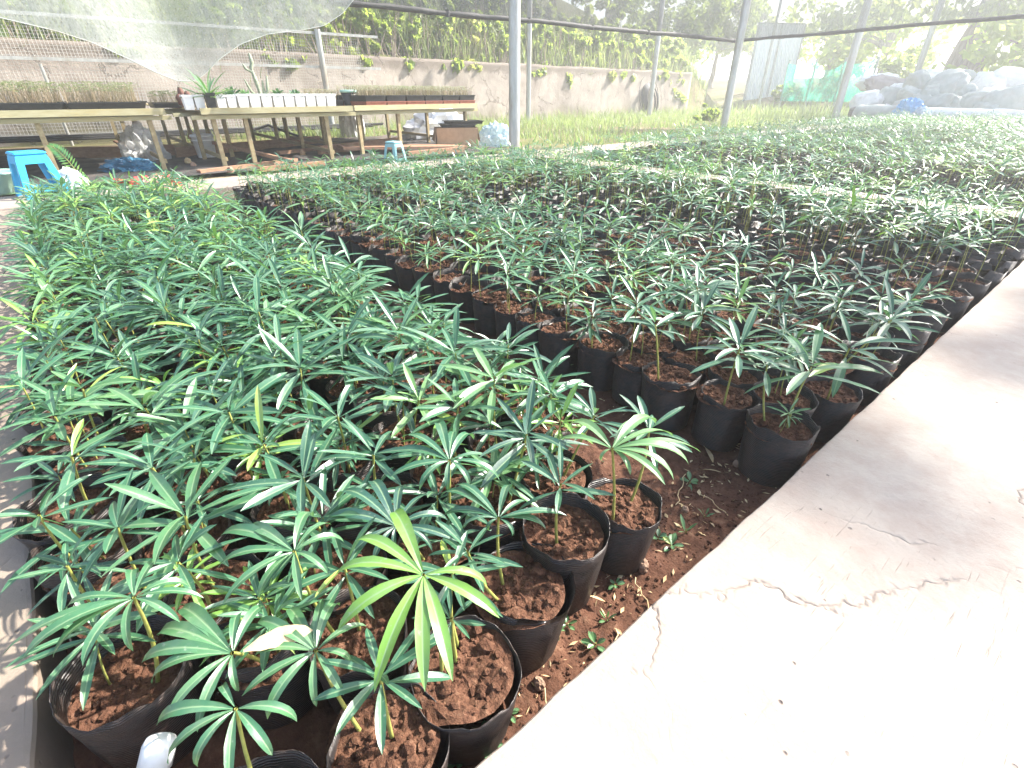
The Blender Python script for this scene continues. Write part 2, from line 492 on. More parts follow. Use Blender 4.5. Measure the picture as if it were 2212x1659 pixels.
# land beyond the far end of the beds
us2 = list(np.arange(24.6, 90, 1.0)); vs2 = list(np.arange(-60, 7.8, 1.2)) + [7.735]
grid_mesh('bank', us2, vs2, lambda u, v: terrain_z(u, v) if u > 26 else .12, M['yard'])

def soil_z(u, v):
    q = .012 * noise.fractal(Vector((u * 9, v * 9, 1.7)), 1.0, 2.0, 4) + .008 * noise.noise(Vector((u * 40, v * 40, 5)))
    return q - .004
def spaced(a, b, fine_end, f, c):
    out = [a]
    while out[-1] < b:
        out.append(out[-1] + (f if out[-1] < fine_end else c))
    return out
grid_mesh('bed_soil', spaced(-.36, 6.3, 2.2, .0135, .08), spaced(.28, 7.0, 1.2, .0135, .08), soil_z, M['bedsoil'])
grid_mesh('far_bed_soil', list(np.arange(6.6, 24.8, .3)), list(np.arange(.28, 7.1, .3)), soil_z, M['bedsoil'])

def slab(name, u0, u1, v0, v1, z, mat, step=.03, edges='', amp=.006, z0=-.05):
    """concrete slab with a slightly broken, rounded edge on the named sides (n,s,e,w)"""
    def wob(t, k):
        return amp * (noise.fractal(Vector((t * 6, k * 7.7, z * 3)), 1.0, 2.0, 4) + .8 * min(0, noise.noise(Vector((t * 2.3, k, 9.0))) + .25))
    n = max(2, int((u1 - u0) / step)); m = max(2, int((v1 - v0) / step))
    rings = [(0, 0), (.004, .0015), (.010, .006)]
    pts = []
    for i in range(n): pts.append((u0 + (u1 - u0) * i / n, v0, 's'))
    for i in range(m): pts.append((u1, v0 + (v1 - v0) * i / m, 'e'))
    for i in range(n): pts.append((u1 - (u1 - u0) * i / n, v1, 'n'))
    for i in range(m): pts.append((u0, v1 - (v1 - v0) * i / m, 'w'))
    nrm = {'s': (0, 1), 'n': (0, -1), 'e': (-1, 0), 'w': (1, 0)}
    def ring(ins, zz, amp_k):
        out = []
        for (u, v, sd) in pts:
            d = ins
            t = u if sd in 'sn' else v
            if sd in edges: d += amp_k * (wob(t, ord(sd)) + amp)
            du, dv = nrm[sd]
            out.append((min(max(u + du * d, u0), u1), min(max(v + dv * d, v0), v1), zz + (.002 * noise.noise(Vector((u * 9, v * 9, 2))) if zz > z0 else 0)))
        return out
    N = len(pts)
    rs = [ring(0, z0, .6), ring(0, z - .02, 1), ring(.0, z - .007, 1), ring(.004, z - .001, 1), ring(.012, z, 1)]
    b = MB()
    vs = [p for r in rs for p in r]
    fs = []
    for k in range(len(rs) - 1):
        for i in range(N):
            j = (i + 1) % N
            fs.append((k * N + i, k * N + j, k * N + N + j, k * N + N + i))
    b.add(vs, fs)
    b.add(rs[-1], [tuple(range(N))])
    o = b.build(name, mat); o["kind"] = 'structure'
    return o
PZ = .15
slab('front_path', -6, 34, -7, .345, PZ, M['concrete'], .02, 'n', .0045)
slab('left_path', -5, -.335, .347, 6.88, PZ, M['stained'], .04, 'e', .006)
slab('far_path', -5, 24.6, 6.883, 7.735, PZ, M['concrete'], .08, 'sn', .006)
slab('dividing_path', 6.17, 6.74, .347, 6.88, PZ - .004, M['concrete'], .06, 'ew', .006)

# ------------------------------------------------------------------ potted seedlings
def leaflet(L, Wd, pitch, az, droop, roll, ns, cols, rng, twist=0.0):
    """lance-shaped blade: arrays of verts, quads, and the across-blade coordinate lu"""
    prof_t = np.linspace(0, 1, ns + 1)
    w = np.interp(prof_t, [0, .08, .25, .5, .72, .88, .96, 1], [.12, .30, .72, 1.0, .90, .56, .26, .02]) * Wd * .5
    s = prof_t * L
    ang = pitch - droop * prof_t ** 1.4
    dx = np.cos(ang); dz = np.sin(ang)
    ds = L / ns
    x = np.concatenate([[0], np.cumsum((dx[:-1] + dx[1:]) / 2 * ds)])
    z = np.concatenate([[0], np.cumsum((dz[:-1] + dz[1:]) / 2 * ds)])
    x += .004
    xs = np.array([-1, 0, 1]) if cols == 2 else np.array([-1, 1])
    V = []; LU = []
    wavp = rng.uniform(0, 6.28)
    for k in xs:
        fold = abs(k) * w * .22
        wave = abs(k) * .06 * w * np.sin(prof_t * 22 + wavp + k)
        side = k * w
        # normal of centre line in xz
        nx, nz = -np.sin(ang), np.cos(ang)
        rr = roll + twist * prof_t
        yy = side * np.cos(rr)
        up = fold + wave + side * np.sin(rr)
        V.append(np.stack([x + nx * up, yy + .10 * L * np.sin(twist) * prof_t ** 2, z + nz * up], 1))
        LU.append(np.full(ns + 1, 1.0 - abs(k)))
    V = np.stack(V, 1)                     # (ns+1, c, 3)
    LU = np.stack(LU, 1)
    c = len(xs)
    ca, sa = math.cos(az), math.sin(az)
    X = V[..., 0] * ca - V[..., 1] * sa; Y = V[..., 0] * sa + V[..., 1] * ca
    V = np.stack([X, Y, V[..., 2]], -1).reshape(-1, 3)
    F = []
    for i in range(ns):
        for j in range(c - 1):
            F.append((i * c + j, i * c + j + 1, (i + 1) * c + j + 1, (i + 1) * c + j))
    return V, np.array(F), LU.ravel()

def rosette(rng, L, n, tint, ns=7, cols=2, az0=None, lift=0.0, spread=None, wk=.118, tintvar=.05, droopk=1.0):
    Vs = []; Fs = []; LU = []; T = []; base = 0
    az0 = rng.uniform(0, 6.28) if az0 is None else az0
    for i in range(n):
        if spread is None:
            az = az0 + i * 2.399963 + rng.uniform(-.25, .25)
        else:
            az = az0 + (i / (n - 1) - .5) * spread + rng.uniform(-.08, .08)
        up = i / max(1, n - 1)
        pitch = R(-4) + up * R(34) + R(rng.uniform(-10, 12)) + lift
        if i == n - 1 and n > 6: pitch += R(20)
        l = L * rng.uniform(.80, 1.1) * (1.0 - .18 * up)
        V, F, lu = leaflet(l, l * wk * rng.uniform(.9, 1.15) + .002, pitch, az, R(rng.uniform(8, 38)) * droopk, R(rng.uniform(-18, 18)), ns, cols, rng, rng.uniform(-.4, .4))
        tl = rng.random()
        V[:, 2] += (up - .7) * .035 * (L / .15)
        Vs.append(V); Fs.append(F + base); LU.append(lu); T.append(np.full(len(V), (.97 if tl < .018 else tint) + rng.uniform(-tintvar, tintvar)))
        base += len(V)
    return np.concatenate(Vs), np.concatenate(Fs), np.concatenate(LU), np.concatenate(T)

def stem_mesh(name, top, rng, r=.0022, bend=.012):
    b = MB(); top = Vector(top); pts = []
    bx, by = rng.uniform(-bend, bend), rng.uniform(-bend, bend)
    for i in range(7):
        t = i / 6; k = math.sin(t * math.pi)
        pts.append((top.x * t + bx * k, top.y * t + by * k, top.z * t - .004 * (1 - t)))
    b.tube(pts, [r * (1.25 - .45 * i / 6) for i in range(7)], 6, cap=False)
    return b

def wob(a, k, s):
    return noise.noise(Vector((math.cos(a) * k, math.sin(a) * k, s)))

def make_bag_mesh(name, seed, seg=44, lod=0):
    rng = random.Random(seed)
    H = .192 + rng.uniform(-.012, .014); r0 = .084; r1 = .101
    zs = [0, .02, .05, .08, .11, .14, .165, .185, 1.0] if lod == 0 else [0, .1, 1.0]
    prof = []
    for z in zs:
        zz = H if z == 1.0 else z
        prof.append((r0 + (r1 - r0) * (zz / H) ** .8, zz))
    ins = [(r1 - .0012, H - .0005), (r1 - .004, H - .02), (r1 - .008, H - .075)] if lod == 0 else [(r1 - .006, H - .06)]
    V = []; F = []
    ph = rng.uniform(0, 50)
    rings = prof + ins
    for ri, (r, z) in enumerate(rings):
        for k in range(seg):
            a = 2 * math.pi * k / seg
            big = .06 * wob(a, .8, ph) ; crinkle = .030 * wob(a, 2.6, ph + z * 9) + .020 * wob(a, 6.0, ph + z * 30)
            rr = r * (1 + big * (z / H) + crinkle)
            dz = 0
            if z > H - .03:
                dz = .020 * wob(a, 1.4, ph + 7) + .008 * wob(a, 5, ph + 3)
                # notches where the film folds outwards
                rr *= 1 + .09 * max(0, wob(a, 2.2, ph + 20)) - .05 * max(0, wob(a, 2.6, ph + 40))
            V.append((rr * math.cos(a), rr * math.sin(a), z + dz * min(1, z / H)))
    for i in range(len(rings) - 1):
        for k in range(seg):
            j = (k + 1) % seg
            F.append((i * seg + k, i * seg + j, (i + 1) * seg + j, (i + 1) * seg + k))
    return V, F, H

def clod(rng, c, r):
    t = (1 + 5 ** .5) / 2
    vs = [(-1, t, 0), (1, t, 0), (-1, -t, 0), (1, -t, 0), (0, -1, t), (0, 1, t), (0, -1, -t), (0, 1, -t), (t, 0, -1), (t, 0, 1), (-t, 0, -1), (-t, 0, 1)]
    fs = [(0, 11, 5), (0, 5, 1), (0, 1, 7), (0, 7, 10), (0, 10, 11), (1, 5, 9), (5, 11, 4), (11, 10, 2), (10, 7, 6), (7, 1, 8), (3, 9, 4), (3, 4, 2), (3, 2, 6), (3, 6, 8), (3, 8, 9), (4, 9, 5), (2, 4, 11), (6, 2, 10), (8, 6, 7), (9, 8, 1)]
    sx, sy, sz = rng.uniform(.7, 1.2), rng.uniform(.7, 1.2), rng.uniform(.5, .9)
    out = []
    for v in vs:
        k = r / 1.9 * rng.uniform(.75, 1.2)
        out.append((c[0] + v[0] * k * sx, c[1] + v[1] * k * sy, c[2] + v[2] * k * sz))
    return out, fs

def make_soil(name, seed):
    rng = random.Random(seed); b = MB(); seg = 32
    rad = [.0, .012, .024, .036, .048, .058, .068, .078, .087, .096]
    lvl = .168 + rng.uniform(-.014, .010); ph = rng.uniform(0, 90)
    def hz(x, y):
        d = math.hypot(x, y)
        return lvl + .012 * noise.noise(Vector((x * 16 + ph, y * 16, 0))) + .010 * noise.fractal(Vector((x * 60 + ph, y * 60, 1)), 1.0, 2.0, 3) + .006 * (d / .09) ** 2
    vs = [(0, 0, hz(0, 0))]; fs = []
    for ri, r in enumerate(rad[1:]):
        for k in range(seg):
            a = 2 * math.pi * (k + .5 * (ri % 2)) / seg
            x, y = r * math.cos(a), r * math.sin(a)
            vs.append((x, y, hz(x, y)))
    for k in range(seg): fs.append((0, 1 + k, 1 + (k + 1) % seg))
    for ri in range(len(rad) - 2):
        for k in range(seg):
            j = (k + 1) % seg; o1 = 1 + ri * seg; o2 = o1 + seg
            fs.append((o1 + k, o2 + k, o2 + j, o1 + j))
    b.add(vs, fs, 0, False)
    for i in range(110):
        a = rng.uniform(0, 6.28); r = .084 * math.sqrt(rng.random())
        x, y = r * math.cos(a), r * math.sin(a)
        rr = rng.choice([.0025, .003, .004, .005, .006, .008, .010]) if i > 6 else rng.uniform(.010, .019)
        v2, f2 = clod(rng, (x, y, hz(x, y) + rr * .25), rr)
        b.add(v2, f2, 0, False)
    return b

random.seed(7)
NBAG, NSOIL, NPL = 8, 8, 30
bag_me = []
for i in range(NBAG):
    V, F, H = make_bag_mesh('grow_bag', i)
    bag_me.append(quad_mesh('grow_bag', V, F, [M['bag']]))
soil_me = []
for i in range(NSOIL):
    o = make_soil('soil', 100 + i).build('tmp', M['soil']); soil_me.append(o.data); o.data.name = 'soil'
    bpy.data.objects.remove(o)
plants = []        # (stem mesh, rosette mesh, tint, height)
for i in range(NPL):
    rng = random.Random(500 + i)
    h = rng.uniform(.12, .20); L = rng.uniform(.135, .185)
    tint = rng.choice([.08, .14, .2, .22, .28, .3, .34, .36, .42, .5]) if i % 15 else .84
    if i % 15 == 0: L *= .75
    lean = (rng.uniform(-.03, .03), rng.uniform(-.03, .03), h)
    sm = stem_mesh('stem', lean, rng)
    so = sm.build('tmp', M['stem']); sme = so.data; bpy.data.objects.remove(so)
    n = rng.choice([10, 11, 12, 13, 14])
    V, F, lu, T = rosette(rng, L, n, tint)
    # a second, lower tier on some
    if rng.random() < .45:
        V2, F2, lu2, T2 = rosette(rng, L * .75, 5, tint, lift=-.2)
        V2[:, 2] -= .03
        F = np.concatenate([F, F2 + len(V)]); V = np.concatenate([V, V2]); lu = np.concatenate([lu, lu2]); T = np.concatenate([T, T2])
    V = V + np.array(lean)
    rme = quad_mesh('leaf_rosette', V, F, [M['leaf']], None, {'lu': lu, 'tint': T})
    plants.append((sme, rme, tint, h))

# --- layout on the bed grid -------------------------------------------------
pots = []   # dict(u, v, bed, row, col)
rl = random.Random(11)
front = [(-.10, .45), (.105, .455), (.275, .475), (.47, .54), (.645, .585), (.84, .56)]
# left bed: six columns between the left path and the aisle
cols1 = [-.225, -.03, .165, .36, .555, .75, .93]
for ci, cu in enumerate(cols1):
    k = 0
    v = .66 + .10 * (ci % 2) + (.19 if ci == 0 else 0)
    if ci == 6: v = .78
    if ci < 6:
        u0, v0 = front[ci]
        if ci == 0: u0, v0 = -.085, .435
        pots.append(dict(u=u0, v=v0, bed=1, col=ci, row=0)); k = 1
        v = max(v, v0 + .185)
    while v < 6.75:
        if not (ci == 6 and rl.random() < .25):
            pots.append(dict(u=cu + rl.uniform(-.018, .018) + (.03 if int(v * 7) % 2 else 0), v=v + rl.uniform(-.012, .012), bed=1, col=ci, row=k)); k += 1
        v += .196
# middle bed: columns right of the aisle
ci = 0; u = 1.51
while u < 6.08:
    v = .455 + .095 * (ci % 2) * (1 if ci < 1 else 1); k = 0
    if ci == 0: v = .47
    while v < 6.72:
        if rl.random() > .03:
            pots.append(dict(u=u + rl.uniform(-.02, .02), v=v + rl.uniform(-.014, .014), bed=2, col=ci, row=k)); k += 1
        v += .19
    u += .185; ci += 1
# far bed
ci = 0; u = 7.4
while u < 23.6:
    v = .46 + .095 * (ci % 2); k = 0
    while v < 6.7:
        if rl.random() > .03:
            pots.append(dict(u=u + rl.uniform(-.02, .02), v=v + rl.uniform(-.014, .014), bed=3, col=ci, row=k)); k += 1
        v += .195
    u += .19; ci += 1

def in_view(u, v, z=.3):
    x = u * NA[0] + v * NB[0]; y = u * NA[1] + v * NB[1]; w = z - CAM_H
    c, s = math.cos(PITCH), math.sin(PITCH)
    f = y * c - w * s; upc = y * s + w * c
    if f < .1: return False, 99
    px = 1106 + 1084 * x / f; py = 829.5 - 1084 * upc / f
    return (-260 < px < 2460 and -100 < py < 2000), math.sqrt(u * u + v * v + w * w)
for p in pots:
    p['vis'], p['d'] = in_view(p['u'], p['v'])
pots = [p for p in pots if p['vis'] or p['d'] < 2.2]
pots.sort(key=lambda p: p['d'])
NIND = 300
near, rest = pots[:NIND], pots[NIND:]

# --- seedlings read off the photograph near the camera: (x, y, blade px, tint, z, blades, start azimuth)
custom = [
 (915, 1240, 245, .80, .44, 9, None, 'large bright green'), (290, 1290, 185, .40, .41, 11, None, 'broad mid green'), (636, 1190, 180, .42, .40, 11, None, 'long mid green'),
 (682, 1405, 155, .45, .36, 12, None, 'dusty green'), (503, 1410, 175, .42, .36, 10, None, 'speckled green'), (510, 1530, 190, .38, .36, 9, None, 'long dark green'),
 (1077, 1118, 135, .22, .36, 10, None, 'silvery'), (1322, 968, 155, .60, .42, 13, None, 'pale lime'), (1211, 1045, 105, .2, .37, 7, None, 'small grey green'),
 (971, 994, 130, .30, .38, 10, None, 'flat dark'), (856, 1135, 130, .05, .36, 14, None, 'dark bluish'), (1138, 938, 125, .06, .38, 13, None, 'dark bluish'),
 (807, 983, 125, .24, .36, 7, None, 'upright'), (655, 1032, 130, .16, .37, 10, None, 'dark radiating'), (495, 890, 140, .30, .39, 11, None, 'drooping'),
 (649, 795, 140, .24, .38, 12, None, 'large dark green'), (85, 1112, 125, .34, .37, 9, None, 'pale dusty'), (156, 987, 120, .26, .37, 8, None, 'dark drooping'),
 (401, 1115, 180, .42, .38, 10, None, 'long pale'), (146, 1222, 95, .36, .34, 8, None, 'small dark'), (315, 882, 160, .45, .39, 8, None, 'long thin bright'),
 (978, 1235, 120, .22, .35, 8, None, 'grey green'), (975, 1335, 75, .3, .30, 7, None, 'small drooping'), (822, 1462, 135, .26, .34, 10, None, 'dark grey green'),
 (1068, 822, 135, .56, .40, 12, None, 'pale green'), (848, 815, 115, .16, .37, 10, None, 'silvery blue'), (922, 742, 115, .34, .38, 12, None, 'fan shaped'),
 (1402, 930, 100, .18, .37, 9, None, 'silvery'), (1284, 897, 95, .10, .34, 10, None, 'bluish'), (905, 865, 110, .66, .37, 10, None, 'lime'),
 (1597, 752, 110, .2, .40, 12, None, 'silvery green'), (1656, 787, 90, .2, .36, 9, None, 'grey green'), (1752, 792, 140, .44, .38, 9, None, 'arching pale'),
 (1834, 752, 115, .3, .40, 12, None, 'shining silvery'), (1925, 690, 95, .15, .40, 11, None, 'silvery fan'), (1415, 700, 80, .16, .40, 7, None, 'silvery'),
 (255, 1140, 120, .3, .36, 8, None, 'narrow'), (745, 1225, 125, .34, .34, 9, None, 'mid green'), (590, 1335, 120, .38, .33, 10, None, 'dusty green'), (385, 1215, 125, .3, .37, 9, None, 'deep green'), (1010, 1190, 95, .24, .35, 9, None, 'grey green'), (330, 1010, 130, .3, .38, 10, None, 'dark spreading'), (570, 960, 120, .34, .37, 11, None, 'mid green'), (730, 900, 120, .28, .37, 11, None, 'dark spreading'), (120, 900, 115, .4, .38, 9, None, 'light green'), (990, 880, 110, .4, .37, 11, None, 'pale green'), (1190, 850, 100, .36, .37, 11, None, 'silvery green'), (560, 1290, 110, .3, .33, 8, None, 'dark'), (420, 990, 120, .18, .36, 9, None, 'dark'), (180, 840, 130, .5, .39, 8, None, 'light green'),
]
def C8(L): return [(x / 1.127 / 1.852, (1600 + y / 1.127) / 1.852) for x, y in L]
def C1(L): return [((1000 + x / 1.127) / 1.852, (1600 + y / 1.127) / 1.852) for x, y in L]
TIPS = {
 (915, 1240): [(718, 1243), (770, 1166), (844, 1109), (728, 1364), (806, 1492), (915, 1492), (982, 1469), (1077, 1336), (1060, 1270)],
 (290, 1290): C8([(370, 1210), (600, 1175), (820, 1005), (925, 890), (232, 1168), (95, 1185), (15, 1150), (880, 850), (780, 720), (640, 790), (270, 1010)]),
 (636, 1190): C8([(975, 765), (1000, 925), (1170, 910), (1355, 900), (1490, 790), (1000, 610), (1110, 590), (1570, 650), (1500, 560), (1420, 520)]),
 (682, 1405): C8([(1150, 1010), (1310, 945), (1450, 905), (1530, 920), (1140, 1160), (1100, 1330), (1200, 1460), (1430, 1410), (1550, 1340), (1590, 1190), (1660, 1020)]),
 (503, 1410): C8([(620, 1200), (655, 1305), (760, 1430), (885, 1500), (1080, 1345), (1100, 960), (1205, 930), (820, 940), (700, 1070)]),
 (510, 1530): C8([(690, 1480), (745, 1660), (880, 1700), (1040, 1730), (1250, 1640), (1372, 1455), (870, 1410), (1010, 1310)]),
 (1322, 968): C1([(1365, 200), (1430, 120), (1590, 305), (1715, 345), (1870, 385), (1928, 372), (1997, 300), (2022, 230), (1905, 160), (1825, 100), (1735, 95)]),
 (1077, 1118): C1([(845, 440), (920, 385), (1175, 395), (870, 525), (940, 600), (1090, 625), (1190, 640), (1340, 590), (1420, 520), (1240, 460)]),
 (971, 994): C1([(690, 165), (635, 250), (635, 345), (755, 420), (890, 425), (1000, 420), (1135, 370), (1090, 275), (1010, 175), (925, 150), (845, 115)]),
 (856, 1135): C1([(440, 735), (385, 440), (550, 370), (690, 395), (800, 430), (905, 545), (925, 640), (840, 700), (660, 700), (560, 740), (320, 560)]),
}
def tip_rosette(rng, c, z, tips, tint, wk):
    Vs = []; Fs = []; LU = []; T = []; base = 0
    for (tx, ty) in tips:
        zt = z - rng.uniform(.015, .05)
        w = P(tx, ty, zt)
        dx, dy = w.x - c.x, w.y - c.y
        hor = math.hypot(dx, dy); L = math.hypot(hor, zt - z) * 1.03
        mean = math.atan2(zt - z, hor); p0 = R(rng.uniform(8, 26))
        V, F, lu = leaflet(L, min(.032, L * wk * rng.uniform(.92, 1.1) + .003), p0, math.atan2(dy, dx), 2.4 * (p0 - mean), R(rng.uniform(-14, 14)), 10, 2, rng, rng.uniform(-.25, .25))
        Vs.append(V); Fs.append(F + base); LU.append(lu); T.append(np.full(len(V), tint + rng.uniform(-.03, .03))); base += len(V)
    return np.concatenate(Vs), np.concatenate(Fs), np.concatenate(LU), np.concatenate(T)
for p in near: p['c'] = []
for (px, py, Lp, tint, z, n, az, word) in custom:
    w = P(px, py, z)
    best = min(near, key=lambda p: (p['u'] - w.x) ** 2 + (p['v'] - w.y) ** 2 + (.03 if len(p['c']) > 1 else 0))
    d = math.hypot(best['u'] - w.x, best['v'] - w.y)
    dist = (w - Vector((0, 0, CAM_H))).length
    c, s = math.cos(PITCH), math.sin(PITCH)
    dep = (w.x * NA[1] + w.y * NB[1]) * c - (z - CAM_H) * s
    best['c'].append((w, Lp * dep / 1084.0 * 1.14, tint, n, word, TIPS.get((px, py))))
    best['word'] = word if 'word' not in best else best['word']

ORD = ['first', 'second', 'third', 'fourth', 'fifth', 'sixth', 'seventh', 'eighth', 'ninth', 'tenth', 'eleventh', 'twelfth', 'thirteenth', 'fourteenth', 'fifteenth', 'sixteenth', 'seventeenth', 'eighteenth', 'nineteenth', 'twentieth', 'twenty-first', 'twenty-second', 'twenty-third', 'twenty-fourth', 'twenty-fifth', 'twenty-sixth', 'twenty-seventh', 'twenty-eighth', 'twenty-ninth', 'thirtieth', 'thirty-first', 'thirty-second', 'thirty-third', 'thirty-fourth', 'thirty-fifth']
NUMW = {1: 'one', 2: 'two', 3: 'three', 4: 'four'}
def tintword(t):
    return 'dark bluish' if t < .18 else 'deep green' if t < .32 else 'mid green' if t < .5 else 'light green' if t < .75 else 'bright lime'

rp = random.Random(21)
for idx, p in enumerate(near):
    o = thing('potted_seedling', None, 'potted seedling', (p['u'], p['v'], 0), 0)
    p['o'] = o
    k = rp.randrange(NBAG)
    sc = rp.uniform(.94, 1.06)
    bo = link(bpy.data.objects.new('grow_bag', bag_me[k]), o)
    bo.rotation_euler = (R(rp.uniform(-6, 6)), R(rp.uniform(-6, 6)), rp.uniform(0, 6.28)); bo.scale = (sc, sc, rp.uniform(.95, 1.08))
    so = link(bpy.data.objects.new('soil', soil_me[rp.randrange(NSOIL)]), o)
    so.rotation_euler = (0, 0, rp.uniform(0, 6.28)); so.scale = (sc * 1.02, sc * 1.02, 1)
    tints = []
    for (w, L, tint, n, word, tips) in p['c']:
        rng = random.Random(int(w.x * 1000) + 7)
        dx, dy = w.x - p['u'], w.y - p['v']
        d = math.hypot(dx, dy); kk = min(1, .055 / max(d, 1e-6)) * .8
        bx, by = dx * kk, dy * kk
        zt = w.z - .158
        b = stem_mesh('stem', (dx - bx, dy - by, zt), rng, .0032, .01)
        st = b.build('stem', M['stem'], o); st.location = (bx, by, .158)
        V, F, lu, T = rosette(rng, L, n + 1, tint, 9, 2, wk=.132, tintvar=.03)
        if tips: V, F, lu, T = tip_rosette(rng, w, w.z, tips, tint, .118)
        V = V + np.array((dx - bx, dy - by, zt))
        me = quad_mesh('leaf_rosette', V, F, [M['leaf']], None, {'lu': lu, 'tint': T})
        link(bpy.data.objects.new('leaf_rosette', me), st)
        tints.append(tint)
    extra = 0
    if not p['c']: extra = rp.choice([2, 2, 3, 3]) if p['bed'] == 1 else rp.choice([1, 1, 2, 2])
    elif p['v'] < .72: extra = rp.choice([0, 0, 1])
    elif p['bed'] == 1: extra = rp.choice([1, 1, 2])
    elif rp.random() < .6: extra = 1
    if p['bed'] == 2 and p['u'] > 2.45 + .1 * p['v']: extra = rp.choice([0, 1, 1] if p['u'] < 3.7 else [1, 1, 2])
    for j in range(extra):
        sme, rme, tint, h = plants[rp.randrange(NPL)]
        st = link(bpy.data.objects.new('stem', sme), o)
        a = rp.uniform(0, 6.28); r = rp.uniform(.012, .055)
        st.location = (r * math.cos(a), r * math.sin(a), .155)
        st.rotation_euler = (0, 0, rp.uniform(0, 6.28))
        s2 = rp.uniform(.8, 1.12) if not p['c'] else (rp.uniform(.6, .95) if p['v'] > .72 else rp.uniform(.4, .55))
        hz = 1.7 if (p['bed'] == 2 and p['u'] > 3.1) else 1.0
        if p['bed'] == 2: s2 *= .90; hz *= 1.3
        if p['bed'] == 1: s2 *= 1.12
        st.scale = (s2, s2, s2 * hz)
        ro = link(bpy.data.objects.new('leaf_rosette', rme), st)
        ro.scale = (1, 1, 1 / hz); ro.location = (0, 0, h * (1 - 1 / hz))
        tints.append(tint)
    nm = NUMW[min(4, len(tints))] if tints else 'no'
    tw = p.get('word') or (tintword(tints[0]) if tints else 'living')
    pl = 'seedling' if len(tints) == 1 else 'seedlings'
    row = ORD[min(p['row'], len(ORD) - 1)]
    if p['bed'] == 1:
        where = f"{row} from front, column {NUMW.get(p['col'] + 1, ['five', 'six', 'seven'][p['col'] - 4] if p['col'] >= 4 else '')} from left path"
        o["group"] = 'potted seedlings in the left bed'
    elif p['bed'] == 2:
        where = f"{row} from front path, {ORD[p['col']]} column right of aisle"
        o["group"] = 'potted seedlings in the middle bed'
    else:
        where = f"{row} from front path, {ORD[p['col']]} column past dividing path"
        o["group"] = 'potted seedlings in the far bed'
    o["label"] = f"black bag, {nm} {tw} {pl}, {where}"
    if not tints: o["category"] = 'soil bag'

# --- the remaining bags as one mass ----------------------------------------
def low_templates():
    bags = []
    for s in range(5):
        V, F, H = make_bag_mesh('b', 40 + s, 14, 1)
        V = list(V); F = list(F); nb = len(F); n0 = len(V)
        for k in range(14):
            a = 2 * math.pi * k / 14
            V.append((.088 * math.cos(a), .088 * math.sin(a), .155 + .008 * math.sin(k * 2.3 + s)))
        for k in range(0, 14, 2):
            pass
        V.append((0, 0, .162)); c = len(V) - 1
        for k in range(0, 14, 2):
            F.append((c, n0 + k, n0 + (k + 1) % 14, n0 + (k + 2) % 14))
        mi = [0] * nb + [1] * 7
        bags.append((np.array(V), np.array(F), np.array(mi)))
    pls = []
    for q, (ns, cols, n) in enumerate([(5, 2, 11), (4, 1, 10)]):
        grp = []
        for s in range(14):
            rng = random.Random(900 + s + 50 * q)
            h = rng.uniform(.13, .21); L = rng.uniform(.135, .175)
            tint = rng.choice([.1, .16, .22, .28, .32, .36, .44]) if s % 7 else .82
            V, F, lu, T = rosette(rng, L, n, tint, ns, cols)
            V[:, 2] += h
            if cols == 1: lu = lu * 0 + .2
            r = .0024
            sv = np.array([(r * math.cos(a), r * math.sin(a), z) for z in (-.01, h) for a in (0, 2.1, 4.2)])
            sf = np.array([(0, 1, 4, 3), (1, 2, 5, 4), (2, 0, 3, 5)]) + len(V)
            grp.append((np.concatenate([V, sv]), np.concatenate([F, sf]), np.array([2] * len(F) + [3] * 3), np.concatenate([lu, np.zeros(6)]), np.concatenate([T, np.zeros(6)])))
        pls.append(grp)
    return bags, pls
bagsT, plsT = low_templates()
aV = []; aF = []; aM = []; aL = []; aT = []; base = 0
for p in rest:
    a = rp.uniform(0, 6.28); ca, sa = math.cos(a), math.sin(a); rm = np.array([[ca, -sa, 0], [sa, ca, 0], [0, 0, 1]])
    V, F, mi = bagsT[rp.randrange(5)]
    V = (V * np.array([1, 1, rp.uniform(.93, 1.08)])) @ rm.T + np.array([p['u'], p['v'], 0])
    aV.append(V); aF.append(F + base); aM.append(mi); aL.append(np.zeros(len(V))); aT.append(np.zeros(len(V))); base += len(V)
    grp = plsT[0 if p['d'] < 6.5 else 1]
    sparse = p['bed'] == 2 and p['u'] > 2.45 + .1 * p['v'] and p['v'] < 4.8
    num = rp.choice([0, 1, 1, 1] if p['u'] < 3.7 else [1, 1, 2]) if sparse else (rp.choice([1, 1, 2]) if p['bed'] == 3 else (rp.choice([1, 2, 2]) if p['bed'] == 2 else rp.choice([2, 2, 3])))
    for j in range(num):
        V, F, mi, lu, T = grp[rp.randrange(len(grp))]
        a = rp.uniform(0, 6.28); ca, sa = math.cos(a), math.sin(a); rm = np.array([[ca, -sa, 0], [sa, ca, 0], [0, 0, 1]])
        s2 = rp.uniform(.78, 1.12) * (1.10 if p['bed'] == 1 else .90); hz = rp.uniform(1.6, 2.3) if sparse else (rp.uniform(1.5, 2.1) if p['bed'] == 3 else (rp.uniform(1.2, 1.6) if p['bed'] == 2 else 1.0))
        if p['bed'] == 3 or sparse: T = T + rp.choice([0, .05, .1, .18])
        r = rp.uniform(.01, .055); b2 = rp.uniform(0, 6.28)
        zt_ = V[:, 2].copy(); hT = zt_[-1]; V = np.stack([V[:, 0] * s2, V[:, 1] * s2, np.where(zt_ > .06, (zt_ - hT) * s2 + hT * s2 * hz, zt_)], 1) @ rm.T + np.array([p['u'] + r * math.cos(b2), p['v'] + r * math.sin(b2), .155])
        aV.append(V); aF.append(F + base); aM.append(mi); aL.append(lu); aT.append(T + rp.uniform(-.08, .08)); base += len(V)
